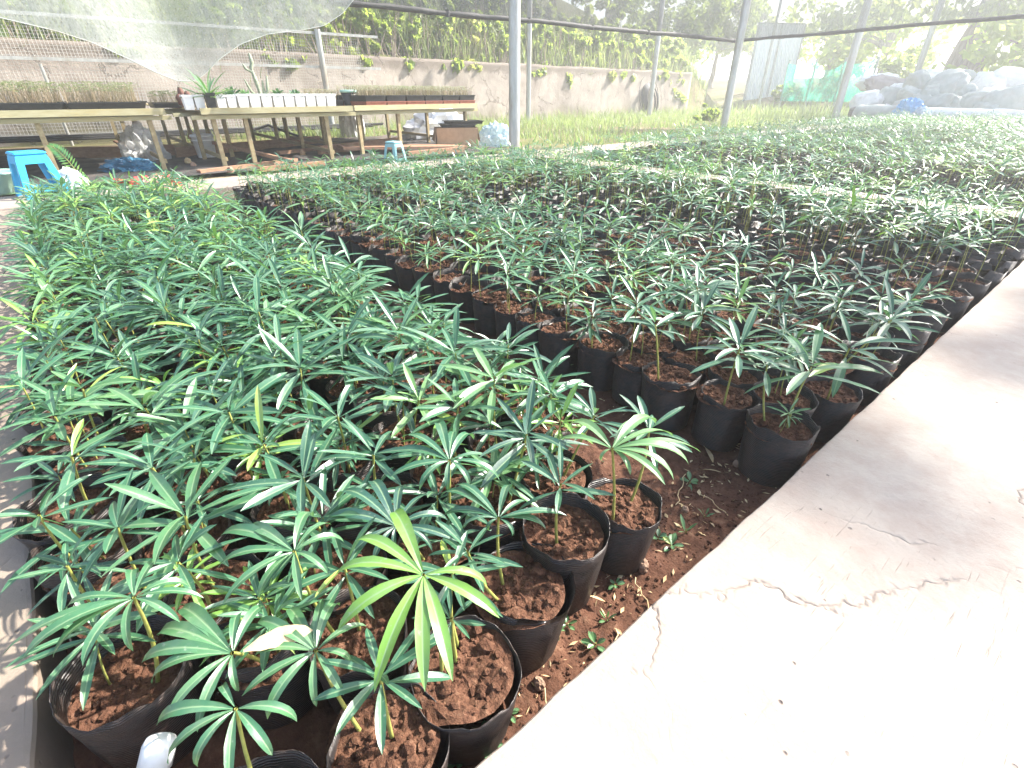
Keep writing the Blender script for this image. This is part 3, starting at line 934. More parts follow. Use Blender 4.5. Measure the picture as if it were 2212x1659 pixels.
me = quad_mesh('seedling_bags', np.concatenate(aV), np.concatenate(aF), [M['bag'], M['soil'], M['leaf'], M['stem']], np.concatenate(aM), {'lu': np.concatenate(aL), 'tint': np.concatenate(aT)})
o = link(bpy.data.objects.new('seedling_bags', me))
tag(o, 'mass of black bags with palm-like seedlings filling the beds farther back', 'potted seedlings', None, 'stuff')
print('pots', len(pots), 'faces', len(me.polygons))

exec_bg = True
# ------------------------------------------------------------------ retaining wall and hillside planting
YZ = .12
b = MB()
n = 120
for i in range(n):
    pass
def wallface(u, z, side):
    v = wall_v(u)
    q = .03 * noise.fractal(Vector((u * .8, z * 1.2, 4)), 1.0, 2.0, 4)
    return v - q if side == 0 else v + .32
us_w = np.linspace(-14, 28.4, 170); zs_w = np.linspace(-.05, 2.05, 22)
V = []; F = []
for z in zs_w:
    for u in us_w:
        top = .05 * noise.noise(Vector((u * .5, 0, 8))) + .02 * noise.noise(Vector((u * 3, 0, 8)))
        V.append((u, wallface(u, z, 0), z + (top if z > 2.0 else 0)))
nu = len(us_w)
for j in range(len(zs_w) - 1):
    for i in range(nu - 1):
        F.append((j * nu + i, j * nu + i + 1, (j + 1) * nu + i + 1, (j + 1) * nu + i))
k0 = len(V); jt = (len(zs_w) - 1) * nu
for i in range(nu):
    V.append((us_w[i], wallface(us_w[i], 0, 1), V[jt + i][2] + .01))
for i in range(nu - 1):
    F.append((jt + i, jt + i + 1, k0 + i + 1, k0 + i))
k1 = len(V)
for z in zs_w: V.append((us_w[-1], wallface(us_w[-1], 0, 1), z))
for j in range(len(zs_w) - 1):
    F.append((j * nu + nu - 1, k1 + j, k1 + j + 1, (j + 1) * nu + nu - 1))
me = quad_mesh('retaining_wall', V, F, [M['wall']])
o = link(bpy.data.objects.new('retaining_wall', me))
tag(o, 'stained plaster retaining wall running behind the benches below the overgrown bank', 'wall')

def blades(name, spots, rng, mat, label, cat, hmin, hmax, wd, bend=.5, tr=(.1, .7), ns=3, obj_kind='stuff'):
    Vs = []; Fs = []; T = []; base = 0
    for (x, y, z, hk) in spots:
        h = rng.uniform(hmin, hmax) * hk; a = rng.uniform(0, 6.28); bn = rng.uniform(.1, bend); w = wd * rng.uniform(.6, 1.4)
        dx, dy = math.cos(a), math.sin(a); t0 = rng.uniform(*tr)
        for i in range(ns + 1):
            t = i / ns
            r = bn * h * t ** 1.8; zz = h * (t - .25 * bn * t * t); ww = w * (1 - t) ** .7 + .0008
            Vs.append((x + dx * r - dy * ww, y + dy * r + dx * ww, z + zz)); Vs.append((x + dx * r + dy * ww, y + dy * r - dx * ww, z + zz))
            T += [t0 + .12 * t] * 2
        for i in range(ns):
            q = base + i * 2; Fs.append((q, q + 1, q + 3, q + 2))
        base += 2 * (ns + 1)
    me = quad_mesh(name, Vs, Fs, [mat], None, {'tint': T, 'lu': [0] * len(Vs)})
    o = link(bpy.data.objects.new(name, me))
    return tag(o, label, cat, None, obj_kind)

rg = random.Random(3)
spots = []
while len(spots) < 17000:
    u = rg.uniform(2.5, 30); v = rg.uniform(7.78, wall_v(u) - .05)
    if u < 6.5 and v < 12.5: continue
    if u < 8 and v < 9.6 : continue
    dens = noise.noise(Vector((u * .45, v * .45, 2))) + .35 + .5 * sst((v - 11) / 4) + (.3 if u > 9 else 0)
    if rg.random() > dens: continue
    spots.append((u, v, terrain_z(u, v) - .01, .6 + .9 * sst((v - wall_v(u) + 2.2) / 2) * rg.random() + .3 * rg.random()))
blades('yard_weeds', spots, rg, M['grass'], 'bright green weeds and grass growing between the beds and the wall', 'weeds', .12, .38, .010, .7, (.05, .6))
spots = []
while len(spots) < 9000:
    u = rg.uniform(24.5, 50); v = rg.uniform(-2, 16)
    if u < 30 and v < 10.5: continue
    if rg.random() > .5 + noise.noise(Vector((u * .3, v * .3, 5))): continue
    spots.append((u, v, terrain_z(u, v), 1))
blades('bank_weeds', spots, rg, M['grass'], 'pale sunlit weeds on the rising ground behind the sack pile', 'weeds', .2, .7, .02, .7, (.2, .75))
spots = []
while len(spots) < 17000:
    u = rg.uniform(-9, 31); v = wall_v(u) + .15 + abs(rg.gauss(0, 1.7))
    if rg.random() > .62 + noise.noise(Vector((u * .35, v * .2, 12))): continue
    spots.append((u, v, terrain_z(u, v) - .03, (.55 + .5 * min(1, (v - wall_v(u)))) * (1.0 if u < 13 else .75)))
blades('tall_grass', spots, rg, M['grass'], 'tall yellowing grass overgrowing the bank above the plaster wall', 'grass', .6, 1.9, .018, .6, (.1, .9))

def leaf_cloud(rng, centers, per, size, tint, tv, elong=1.7, droop=0.3):
    """many single leaf faces around cluster centres: verts, quads, tint"""
    C = np.array([c[:3] for c in centers]); RAD = np.array([c[3] for c in centers])
    nC = len(C); N = nC * per
    r = np.random.RandomState(rng.randrange(1 << 30))
    idx = np.repeat(np.arange(nC), per)
    d = r.normal(size=(N, 3)); d /= np.linalg.norm(d, axis=1)[:, None] + 1e-9
    rad = RAD[idx] * r.uniform(.15, 1.0, N) ** .6
    pos = C[idx] + d * rad[:, None] * np.array([1, 1, .8])
    ax = r.normal(size=(N, 3)) + np.array([0, 0, -droop]); ax /= np.linalg.norm(ax, axis=1)[:, None]
    bx = np.cross(ax, r.normal(size=(N, 3))); bx /= np.linalg.norm(bx, axis=1)[:, None] + 1e-9
    s = size * r.uniform(.6, 1.4, N)[:, None]
    a = pos - ax * s * elong * .5; c = pos + ax * s * elong * .5
    b1 = pos + bx * s * .5; b2 = pos - bx * s * .5
    V = np.stack([a, b1, c, b2], 1).reshape(-1, 3); F = np.arange(N * 4).reshape(-1, 4)
    ct = r.uniform(-tv, tv, nC)
    T = np.repeat(tint + ct[idx] + r.uniform(-tv * .5, tv * .5, N), 4)
    return V, F, T

def tree(name, label, loc, h, cr, trunk_r, rng, tint=.3, leaf=.16, ncl=70, per=60, lean=(0, 0), group=None, cat='tree', trunk_h=.45, strands=1, flat=.75, cen=None):
    o = thing(name, label, cat, loc, 0, group)
    b = MB(); ends = []
    for st in range(strands):
        off = Vector((rng.uniform(-1, 1), rng.uniform(-1, 1), 0)) * trunk_r * (1.1 if strands > 1 else 0)
        pts = []
        for i in range(9):
            t = i / 8
            pts.append(off * (1.4 - t) + Vector((lean[0] * t + .12 * trunk_r * 4 * noise.noise(Vector((t * 3, st, loc[0]))), lean[1] * t + .12 * trunk_r * 4 * noise.noise(Vector((t * 3, st + 9, loc[1]))), h * trunk_h * t - .05)))
        b.tube(pts, [trunk_r * (1.5 if i == 0 else 1.15 - .55 * i / 8) * (1 if strands == 1 else .7) for i in range(9)], 9)
        top = pts[-1]
        for k in range(6 if strands == 1 else 3):
            a = rng.uniform(0, 6.28); e = rng.uniform(.3, 1.15)
            L = cr * rng.uniform(.6, 1.0)
            q = [top]
            for i in range(1, 5):
                t = i / 4
                q.append(top + Vector((math.cos(a) * math.cos(e) * L * t, math.sin(a) * math.cos(e) * L * t, math.sin(e) * L * t + .06 * L * math.sin(t * 5))))
            b.tube(q, [trunk_r * .5 * (1 - .8 * i / 4) for i in range(5)], 6, cap=False)
            ends += q[2:]
    b.build('trunk', M['bark'], o)
    cl = []
    cz = h - cr * flat
    for i in range(ncl):
        d = Vector((rng.gauss(0, 1), rng.gauss(0, 1), rng.gauss(0, 1))).normalized()
        rr = rng.uniform(.45, 1.0) ** .7
        c = Vector((lean[0], lean[1], cz)) + Vector((d.x * cr * rr, d.y * cr * rr, d.z * cr * flat * rr))
        if rng.random() < .3 and ends: c = rng.choice(ends) + Vector((rng.uniform(-.3, .3), rng.uniform(-.3, .3), rng.uniform(-.2, .4)))
        cl.append((c.x, c.y, c.z, cr * rng.uniform(.14, .30)))
    V, F, T = leaf_cloud(rng, cl, per, leaf, tint, .16)
    me = quad_mesh('crown', V, F, [M['foliage']], None, {'tint': T, 'lu': np.zeros(len(V))}, smooth=False)
    link(bpy.data.objects.new('crown', me), o)
    return o

def shrub(name, label, loc, w, h, rng, tint, leaf=.09, ncl=24, per=70, group=None, cat='shrub', hang=0.0):
    o = thing(name, label, cat, loc, 0, group)
    b = MB(); cl = []
    for i in range(ncl):
        x = rng.gauss(0, .42) * w; y = rng.gauss(0, .35) * w * .6
        z = rng.uniform(-hang, 1) * h * (1 - min(.7, (x / w) ** 2 * .6))
        cl.append((x, abs(y) * 1.3 + .12 if z > 0 else -.22, z + (.15 if z > 0 else 0), w * rng.uniform(.09, .16)))
        if i % 2 == 0:
            b.tube([(x * .3, max(y * .3, 0), 0), (x * .7, max(y * .7, 0) , max(z, .1) * .6), (x, y if z > 0 else -.15, z)], [.018, .012, .005], 5, cap=False)
    b.build('branches', M['bark'], o)
    V, F, T = leaf_cloud(rng, cl, per, leaf, tint, .14, 1.3)
    me = quad_mesh('foliage', V, F, [M['foliage']], None, {'tint': T, 'lu': np.zeros(len(V))}, smooth=False)
    link(bpy.data.objects.new('foliage', me), o)
    return o

rt = random.Random(44)
# (px, py on wall top, width, height, tint, label)
SH = [
 (40, 70, 1.3, 1.3, .55, 'yellowish brush on the bank at far left above the mesh', .1),
 (190, 85, 1.2, 1.2, .5, 'dusty olive brush behind the sagging white net', .1),
 (545, 95, 1.2, 1.2, .28, 'green leafy shrub right of the hanging net tip', .25),
 (640, 100, 1.1, 1.4, .42, 'yellow green shrub above the steel mesh post', .1),
 (760, 100, 1.2, 1.9, .55, 'tall yellow green shrub at the left end of the back curtain', .05),
 (850, 105, 1.3, 2.2, .45, 'tall green shrub under the left part of the back curtain', .05),
 (930, 105, 1.4, 2.3, .14, 'bluish green shrub on the bank left of the tall steel pole', .05),
 (1015, 115, 1.1, 1.3, .85, 'dry brown twiggy bush left of the tall steel pole', .1),
 (1060, 112, 1.2, 2.5, .3, 'tall green shrub directly left of the thickest pole', .05),
 (1150, 115, 1.0, 2.0, .4, 'olive bush directly behind the thin second pole', .1),
 (1205, 118, 1.2, 2.4, .10, 'dark green leafy creeper spilling over the wall right of poles', .22),
 (1285, 122, 1.1, 1.7, .8, 'brown and yellow dry creeper on the wall top', .15),
 (1345, 122, 1.2, 2.2, .5, 'yellow green vine above the hose coil', .1),
 (1420, 126, 1.0, 1.6, .62, 'pale vine on the wall top left of the wall end', .1),
 (1470, 130, 1.1, 1.2, .6, 'small yellow green vine hanging at the wall end', .9)]
for (px, py, w, h, tint, lab, hang) in SH:
    d = _ray(px, py)
    t = 16.6 / d[1]
    u = d[0] * t
    for _ in range(4):
        t = (wall_v(u) + .2) / d[1]; u = d[0] * t
    shrub('shrub', lab, (u, wall_v(u) + .35, 1.95), w * (1 + u * .02), h * (1 + u * .012), rt, tint, .11 + .002 * u, 34, 90, hang=hang)

for i, (px, w, h, tint, where) in enumerate([
    (500, .8, 1.0, .35, 'low green shrub behind the right edge of the white net'), (600, .9, 1.5, .62, 'sunlit yellow shrub above the mesh panel'),
    (700, .9, 1.7, .5, 'light green shrub just left of the mesh post top'), (735, .7, 1.1, .75, 'straw coloured brush right of the mesh post'),
    (800, .9, 1.3, .68, 'yellowish shrub under the left end of the curtain hem'), (890, .9, 1.6, .3, 'green shrub midway between mesh post and thickest pole'),
    (975, .8, 1.5, .22, 'dark shrub beside the dry brown bush'), (1085, .8, 1.2, .55, 'pale shrub directly left of the thickest pole foot line'),
    (1180, .8, 1.4, .25, 'green shrub just right of the thin second pole'), (1245, .8, 1.6, .6, 'sunlit shrub between creeper and dry vine'),
    (1320, .8, 1.2, .66, 'bright yellow leaves on the wall top near the hose'), (1375, .8, 1.5, .55, 'bright vine behind the leaning pole'),
    (1395, .7, .8, .7, 'golden foliage low on the wall top by the leaning pole')]):
    d = _ray(px, 110); t = 16.6 / d[1]; u = d[0] * t
    for _ in range(4):
        t = (wall_v(u) + .2) / d[1]; u = d[0] * t
    shrub('shrub', where, (u, wall_v(u) + .25, 1.9), w * (1 + u * .02), h * (1 + u * .01), rt, tint, .10 + .002 * u, 30, 80)

TR = [  # px, v, height, crown radius, tint, trunk radius, label
 (800, 21, 5.5, 2.4, .3, .16, 'leafy tree behind the back shade curtain, leftmost of them'),
 (935, 20.5, 5.2, 2.2, .18, .16, 'dark tree behind the curtain above the bluish shrub'),
 (1040, 22, 6.0, 2.4, .22, .18, 'dark green tree behind the curtain left of the thickest pole'),
 (1190, 22, 6.0, 2.4, .26, .2, 'tree with leaning boughs behind the curtain right of the thickest pole'),
 (1310, 22.5, 6.2, 2.5, .36, .2, 'yellow green tree behind the curtain above the hose coil'),
 (1440, 24, 6.5, 2.6, .32, .2, 'bushy tree behind the curtain left of the corner pole'),
 (1545, 25, 6.5, 2.6, .40, .2, 'pale tree behind the curtain just left of the corner pole'),
 (100, 20, 6.0, 2.6, .5, .2, 'yellowish tree on the bank at the far left'),
 (330, 20.5, 6.0, 2.6, .42, .2, 'pale tree seen through the hanging white net'),
 (560, 20.5, 5.5, 2.4, .4, .2, 'light green tree above the right edge of the white net')]
for (px, v, h, cr, tint, tr_, lab) in TR:
    w = PV(px, 120, v)
    tree('bank_tree', lab, (w.x, w.y, terrain_z(w.x, w.y) - .1), h + 1.2, cr + .6, tr_, rt, tint, .19, 90, 80, (rt.uniform(-.5, .5), 0), 'trees on the bank', 'tree', .32, 1, .95)

# right-hand trees beyond the sacks
TRR = [
 (1790, 150, 40, 6.5, 3.3, .46, .22, 1, 'round leafy tree behind the green net fence'),
 (1900, 150, 38, 6.0, 3.2, .52, .22, 1, 'sunlit tree between the net fence and the thick trunk'),
 (2180, 150, 34, 6.0, 3.3, .50, .25, 1, 'yellow green tree at the right edge behind the sacks'),
 (1622, 140, 55, 6.0, 1.5, .5, .18, 1, 'small tree showing above the corrugated fence'),
 (2290, 150, 30, 6.0, 3.0, .44, .25, 1, 'leafy tree just past the right edge of the sack pile')]
for (px, py, u, h, cr, tint, tr_, st, lab) in TRR:
    w = PU(px, py, u)
    zb = terrain_z(w.x, w.y)
    o = tree('garden_tree', lab, (w.x, w.y, zb - .1), h, cr, tr_, rt, tint + .18, .24, 70, 30, (0, 0), 'trees beyond the right curtain', 'tree', .35, 1, .9)
w = PU(2068, 165, 33)
tree('fig_tree', 'big grey tree with a thick fluted trunk behind the sack pile', (w.x, w.y, terrain_z(w.x, w.y) - .2), 8.8, 3.4, .46, rt, .60, .24, 36, 26, (.1, -.2), None, 'tree', .62, 6, .4)
# undergrowth along the right bank
for i, (px, py, u, wd, h, tint, lab) in enumerate([
    (1720, 190, 33, 1.3, 1.0, .6, 'pale weedy bush at the foot of the green net'),
    (1830, 185, 36, 2.0, 1.8, .3, 'green bush behind the right half of the net fence'),
    (1960, 165, 35, 2.2, 1.8, .5, 'sunlit bush left of the thick trunk'),
    (2140, 165, 33, 2.2, 1.7, .45, 'sunlit bush right of the thick trunk'),
    (2200, 175, 31, 1.6, 1.4, .2, 'dark green bush at the right edge above the sacks'),
    (1545, 255, 17.5, .55, .5, .45, 'broad leaved weed clump beside the corner pole base')]):
    w = PU(px, py, u)
    shrub('bush', lab, (w.x, w.y, terrain_z(w.x, w.y) if u > 20 else .12), wd, h, rt, tint, .14 if u > 20 else .07, 26, 70)

# ------------------------------------------------------------------ poles and nets
def pole(px, py, zb, top, r, label, at=None, group='steel poles of the shade house'):
    w = P(px, py, zb) if at is None else Vector(at)
    o = thing('steel_pole', label, 'pole', (w.x, w.y, zb), 0, group)
    b = MB(); b.tube([(0, 0, -.1), (0, 0, top)], r, 20); b.build('shaft', M['galv'], o)
    b = MB(); b.lathe([(r + .001, 0.0), (r + .022, .0), (r + .02, .012), (r + .001, .02)], 20)
    b.build('footing', M['concrete'], o)
    return o, w
pole(1111, 336, PZ, 4.4, .092, 'thickest steel pole standing on the far concrete path in mid picture')
def ray_at(px, py, fwd):
    d = _ray(px, py); k = fwd / (d[0] * NA[1] + d[1] * NB[1])
    return Vector((d[0] * k, d[1] * k, CAM_H + d[2] * k))
w = ray_at(1141, 240, 21.0); pole(0, 0, .12, 4.6, .085, 'thin steel pole just right of the thickest pole, before the wall', (w.x, w.y, .12))
w = ray_at(1402, 243, 25.5); pole(0, 0, .12, 4.8, .10, 'slightly leaning steel pole in front of the hose coil', (w.x, w.y, .12))
pole(1562, 274, PZ, 4.8, .115, 'steel corner pole where the two shade curtains meet')
pole(1801, 259, PZ, 5.4, .14, 'pale steel pole at the left end of the sack pile')
w = ray_at(1975, 170, 27.0); pole(0, 0, .3, 5.6, .13, 'faint steel pole rising behind the sack pile', (w.x, w.y, .3))
w = ray_at(1652, 160, 30.0); pole(0, 0, .12, 5.6, .07, 'slim second post close behind the corner pole', (w.x, w.y, .12))

def curtain(name, label, a, c, z0, z1, billow, group, hemr, ties):
    o = thing(name, label, 'shade net', (0, 0, 0), 0, group)
    a = Vector(a); c = Vector(c); d = (c - a); L = d.length; nrm = Vector((-d.y, d.x, 0)).normalized()
    nx, nz = int(L / .12), 14
    V = []; F = []
    for j in range(nz + 1):
        for i in range(nx + 1):
            t = i / nx; q = j / nz
            sag = z0 + .018 * noise.noise(Vector((t * L * .5, 1, 0))) + .012 * noise.noise(Vector((t * L * 2.2, 1, 0)))
            bl = billow * (noise.noise(Vector((t * L * .35, q * 1.1, 6))) + .25 * noise.noise(Vector((t * L * 2.0, q * .8, 6))))
            p = a + d * t + nrm * bl
            V.append((p.x, p.y, sag + (z1 - sag) * q))
    for j in range(nz):
        for i in range(nx):
            F.append((j * (nx + 1) + i, j * (nx + 1) + i + 1, (j + 1) * (nx + 1) + i + 1, (j + 1) * (nx + 1) + i))
    link(bpy.data.objects.new('netting', quad_mesh('netting', V, F, [M['curtain']])), o)
    b = MB(); pts = []; rad = []
    for i in range(0, nx + 1):
        p = V[i]; pts.append((p[0], p[1], p[2] - .02)); rad.append(hemr + .25 * hemr * noise.noise(Vector((i * .23, 4, 0))) + .012 * noise.noise(Vector((i * 1.3, 4, 0))))
    b.tube(pts, rad, 8); b.build('rolled_hem', M['hem'], o)
    b = MB()
    if ties:
        for i in range(3, nx, 17):
            p = V[i]; b.tube([(p[0], p[1], p[2] - .07), (p[0], p[1], p[2] + .03)], .05, 8, cap=False)
        b.build('tie', M['hem'], o)
    return o
h0 = PV(748, 8, 10.5); h1 = PV(1592, 86, 9.9)
curtain('shade_curtain', 'grey shade curtain with black rolled hem hanging along the back', (h0.x - .3, 10.5, 0), (h1.x, 9.9, 0), 2.5, 4.6, .10, 'shade curtains', .052, True)
e = P(2212, 32, 2.5)
dv = Vector((e.x - h1.x, e.y - 9.9, 0))
curtain('shade_curtain', 'grey shade curtain hanging along the right side before the trees', (h1.x + .02, 9.85, 0), (h1.x + dv.x * 1.25, 9.9 + dv.y * 1.25, 0), 2.5, 5.2, .08, 'shade curtains', .042, False)

# sagging white net: outline from the left edge down to its tip and up to the right
def white_net():
    o = thing('white_net', 'translucent white net sagging to a point over the benches', 'net')
    ctrl = [(-420, -40), (-200, 5), (0, 38), (120, 66), (200, 92), (280, 128), (340, 158), (385, 175), (420, 176), (445, 160), (475, 128), (520, 96), (580, 74), (650, 66), (700, 56), (740, 30), (768, -4), (800, -40)]
    xs = [c[0] for c in ctrl]; ys = [c[1] for c in ctrl]
    N = 150; Mz = 34
    V = []; F = []
    for i in range(N + 1):
        px = -420 + 1220 * i / N; py = float(np.interp(px, xs, ys))
        low = PV(px, py, 9.9)
        topz = 4.3
        # net fans out upwards from the tip
        tx = low.x
        for j in range(Mz + 1):
            q = j / Mz
            z = low.z + (topz - low.z) * q
            fold = .22 * noise.noise(Vector((tx * 1.1 + q * .6, q * 1.4, 3))) + .07 * noise.noise(Vector((tx * 4 - q * 1.5, q * 2, 8)))
            tip = math.exp(-((px - 405) / 160.0) ** 2)
            v = 9.9 + 1.6 * math.sin(q * math.pi * .5) * (.4 + .6 * tip) + fold * (.15 + q)
            V.append((tx + (.10 * noise.noise(Vector((tx * 2, q * 3, 1)))) * q, v, z))
    for i in range(N):
        for j in range(Mz):
            a = i * (Mz + 1) + j
            F.append((a, a + Mz + 1, a + Mz + 2, a + 1))
    link(bpy.data.objects.new('net_sheet', quad_mesh('net_sheet', V, F, [M['whitenet']])), o)
    b = MB(); b.tube([V[i * (Mz + 1)] for i in range(N + 1)], .006, 5); b.build('edge_cord', M['sack'], o)
    # creases pulled towards the tip
    tip = Vector(V[int((405 + 420) / 1220 * N) * (Mz + 1)])
    for k, (px, py) in enumerate([(60, 30), (210, 20), (330, 0), (470, 10), (600, 20)]):
        e = PV(px, py, 10.9)
        pts = []
        for i in range(9):
            t = i / 8; p = tip.lerp(e, t); p.y = 9.9 + (e.y - 9.9) * t - .04; p.z -= .10 * math.sin(t * math.pi); pts.append(p)
    return o
white_net()

# wire mesh in front of the wall at left, with two bars and a post
o = thing('wire_mesh_panel', 'square wire mesh fixed on galvanised bars in front of the wall', 'wire mesh', (0, 0, 0))
b = MB()
vM = 15.25
def wire(a, c, r=.0032):
    b.tube([a, c], r, 4, cap=False, smooth=False)
um0, um1 = -9.0, 7.35
x = um0
while x < um1:
    wire((x, vM + (x - 1) * .098 * .0, .30), (x, vM, 2.44)); x += .06
z = .30
while z < 2.44:
    wire((um0, vM + .004, z), (um1, vM + .004, z)); z += .06
b.build('mesh', M['wirem'], o)
for zz in (1.70, 2.44):
    b = MB(); b.bar((-10, vM - .035, zz), (7.9, vM - .035, zz - .02), .045, .06); b.build('rail', M['galv'], o)
b = MB(); b.bar((-10, vM - .035, .31), (7.3, vM - .035, .31), .05, .07); b.build('rail', M['galv'], o)
b = MB(); b.tube([(6.2, vM - .1, 0), (6.2, vM - .1, 2.5)], .075, 10); b.build('post', M['galv'], o)
for ux in (0.4,):
    b = MB(); b.tube([(ux, vM - .1, 0), (ux, vM - .1, 1.6)], .03, 10); b.build('post', M['galv'], o)

# ------------------------------------------------------------------ benches
TZ = .90
def bench(label, u0, u1, v0, v1, legus, legvs, front_rot=0.0, mat='wood', lab_mat='woodyellow'):
    o = thing('nursery_bench', label, 'bench', (u0, v0, YZ), front_rot, 'long timber nursery benches')
    w = u1 - u0; L = v1 - v0; H = TZ - YZ
    b = MB(); nb = 7
    for i in range(nb):
        x = w * (i + .5) / nb
        b.box((x, L / 2, H - .012), (w / nb - .015, L, .022))
    b.build('top_boards', M['wood'], o)
    b = MB(); b.box((w / 2, .012, H - .015), (w + .1, .04, .075)); b.build('front_rail', M[lab_mat], o)
    k = 0.02
    for vv_ in legvs:
        b = MB(); b.box((w / 2 - .03, vv_ - v0 + .05, H - .09), (w + .28, .05, .05)); b.build('cross_bearer', M[lab_mat], o)
        for uu in legus:
            b = MB(); b.box((uu - u0, vv_ - v0 + .10, (H - .115) / 2 - .02), (.055, .055, H - .115 + .04)); b.build('leg', M['wood'], o)
    for uu in (legus[0], legus[-1]):
        b = MB(); b.bar((uu - u0 + .045, legvs[0] - v0 + .1, .16), (uu - u0 + .045, legvs[-1] - v0 + .1, .22), .03, .05); b.build('brace', M['wood'], o)
    return o
bench('left timber bench carrying black trays of grassy seedlings', -2.6, 1.28, 8.72, 14.6, [-2.3, -.02, 1.13], [8.74, 10.3, 12.0, 13.8])
bench('middle timber bench with white planters along its front', 1.74, 3.78, 8.45, 14.2, [1.84, 2.25, 3.42], [8.47, 9.7, 11.0, 12.6])
bench('right timber bench carrying black and red seed trays', 3.98, 6.62, 8.62, 13.2, [4.05, 4.85, 6.45], [8.64, 9.8, 11.2], R(8))

def tray(loc, rz, sx, sy, h, label, seed_h, tint, dens, mats=('blackplastic',), group='seed trays on the benches', wide=.0028, tr=(.0, .55)):
    o = thing('seed_tray', label, 'seed tray', loc, rz, group)
    z = 0
    if len(mats) > 1:
        b = MB(); b.box((0, 0, .03), (sx * .95, sy * .95, .06), taper=1.05); b.box((0, 0, .066), (sx * 1.02, sy * 1.02, .012)); b.build('saucer', M[mats[1]], o); z = .074
    b = MB(); b.box((0, 0, z + h / 2), (sx * .93, sy * .93, h), taper=1.05)
    for s in (-1, 1):
        b.box((s * sx * .49, 0, z + h + .006), (.025, sy, .014)); b.box((0, s * sy * .49, z + h + .006), (sx - .052, .025, .014))
    b.build('tray', M[mats[0]], o)
    rng = random.Random(int(loc[0] * 100) + 5); V = []; F = []; T = []; base = 0
    for i in range(int(.5 * dens * sx * sy)):
        x = rng.uniform(-.47, .47) * sx; y = rng.uniform(-.47, .47) * sy; hh = seed_h * rng.uniform(.6, 1.15); a = rng.uniform(0, 3.14)
        dx, dy = wide * math.cos(a), wide * math.sin(a); lx, ly = rng.gauss(0, .14) * hh, rng.gauss(0, .14) * hh; t0 = rng.uniform(*tr)
        zz = z + h
        V += [(x - dx, y - dy, zz), (x + dx, y + dy, zz), (x + dx * .7 + lx, y + dy * .7 + ly, zz + hh), (x - dx * .7 + lx, y - dy * .7 + ly, zz + hh)]; T += [1.05, 1.05, .95, .95]; F.append((base, base + 1, base + 2, base + 3)); base += 4
        for s in (-1, 1):      # two small seed leaves
            q = .028 * rng.uniform(.6, 1.3); c, d = math.cos(a) * s, math.sin(a) * s
            V += [(x + lx, y + ly, zz + hh), (x + lx + c * q * .5 - d * .008, y + ly + d * q * .5 + c * .008, zz + hh + .010), (x + lx + c * q, y + ly + d * q, zz + hh + .006), (x + lx + c * q * .5 + d * .008, y + ly + d * q * .5 - c * .008, zz + hh + .010)]
            T += [t0] * 4; F.append((base, base + 1, base + 2, base + 3)); base += 4
    so = link(bpy.data.objects.new('seedlings', quad_mesh('seedlings', V, F, [M['sprout']], None, {'tint': T, 'lu': np.zeros(len(V))}, smooth=False)), o)
    so["kind"] = 'stuff'
    return o
a0 = PV(0, 226, 8.95).x; a1 = PV(140, 226, 8.95).x; a2 = PV(307, 228, 8.95).x
tray(((a0 + a1) / 2 - .30, 9.02, TZ), 0, a1 - a0 + .58, .52, .085, 'long black tray of grassy seedlings at the left picture edge', .20, .3, 1500)
tray(((a1 + a2) / 2, 9.02, TZ), 0, a2 - a1 - .02, .52, .085, 'long black tray of grassy seedlings left of the bench corner', .20, .4, 1500)
tray(((a1 + a2) / 2 - .2, 9.72, TZ), 0, 1.5, .52, .085, 'second row black seedling tray on the left bench', .20, .5, 900)
tray(((a0 + a1) / 2 - .4, 9.72, TZ), 0, 1.5, .52, .085, 'second row black seedling tray at the left picture edge', .20, .5, 900)
w = PV(372, 213, 10.2); tray((w.x, 10.2, TZ), 0, .62, .5, .06, 'small dark tray of sprouts at the middle bench corner', .14, .6, 1300)
# right bench trays (black over red)
cb = Vector((3.98, 8.62, 0)); cr8, sr8 = math.cos(R(8)), math.sin(R(8))
def on_c(x, y): return (cb.x + x * cr8 - y * sr8, cb.y + x * sr8 + y * cr8, TZ)
names = ['first red based black tray from the left on the right bench', 'second red based black tray from the left on the right bench', 'third red based black tray, under greener sprouts', 'fourth red based black tray from the left on the right bench', 'fifth red based black tray from the left on the right bench', 'red based black tray at the right end of the right bench']
for i in range(6):
    tray(on_c(.42 + i * .415, .28), R(8), .40, .46, .075, names[i], .13, .8, 1500, ('blackplastic', 'redplastic'), 'red based seed trays', .004, (.55, 1.0) if i != 2 else (.2, .7))
for i, nm in enumerate(['back row black tray at the left of the right bench', 'back row black tray in the middle of the right bench', 'back row black tray at the right of the right bench']):
    tray(on_c(.6 + i * .8, .82), R(8), .74, .46, .075, nm, .14, .8, 1300, ('blackplastic', 'redplastic'), 'red based seed trays', .004, (.55, 1.0))
w = PV(690, 218, 9.6); tray((w.x, 9.5, TZ), 0, .6, .45, .08, 'black tray of brown sprouts behind the white planters', .15, .9, 1500, ('blackplastic',), 'seed trays on the benches', .004, (.8, 1.0))

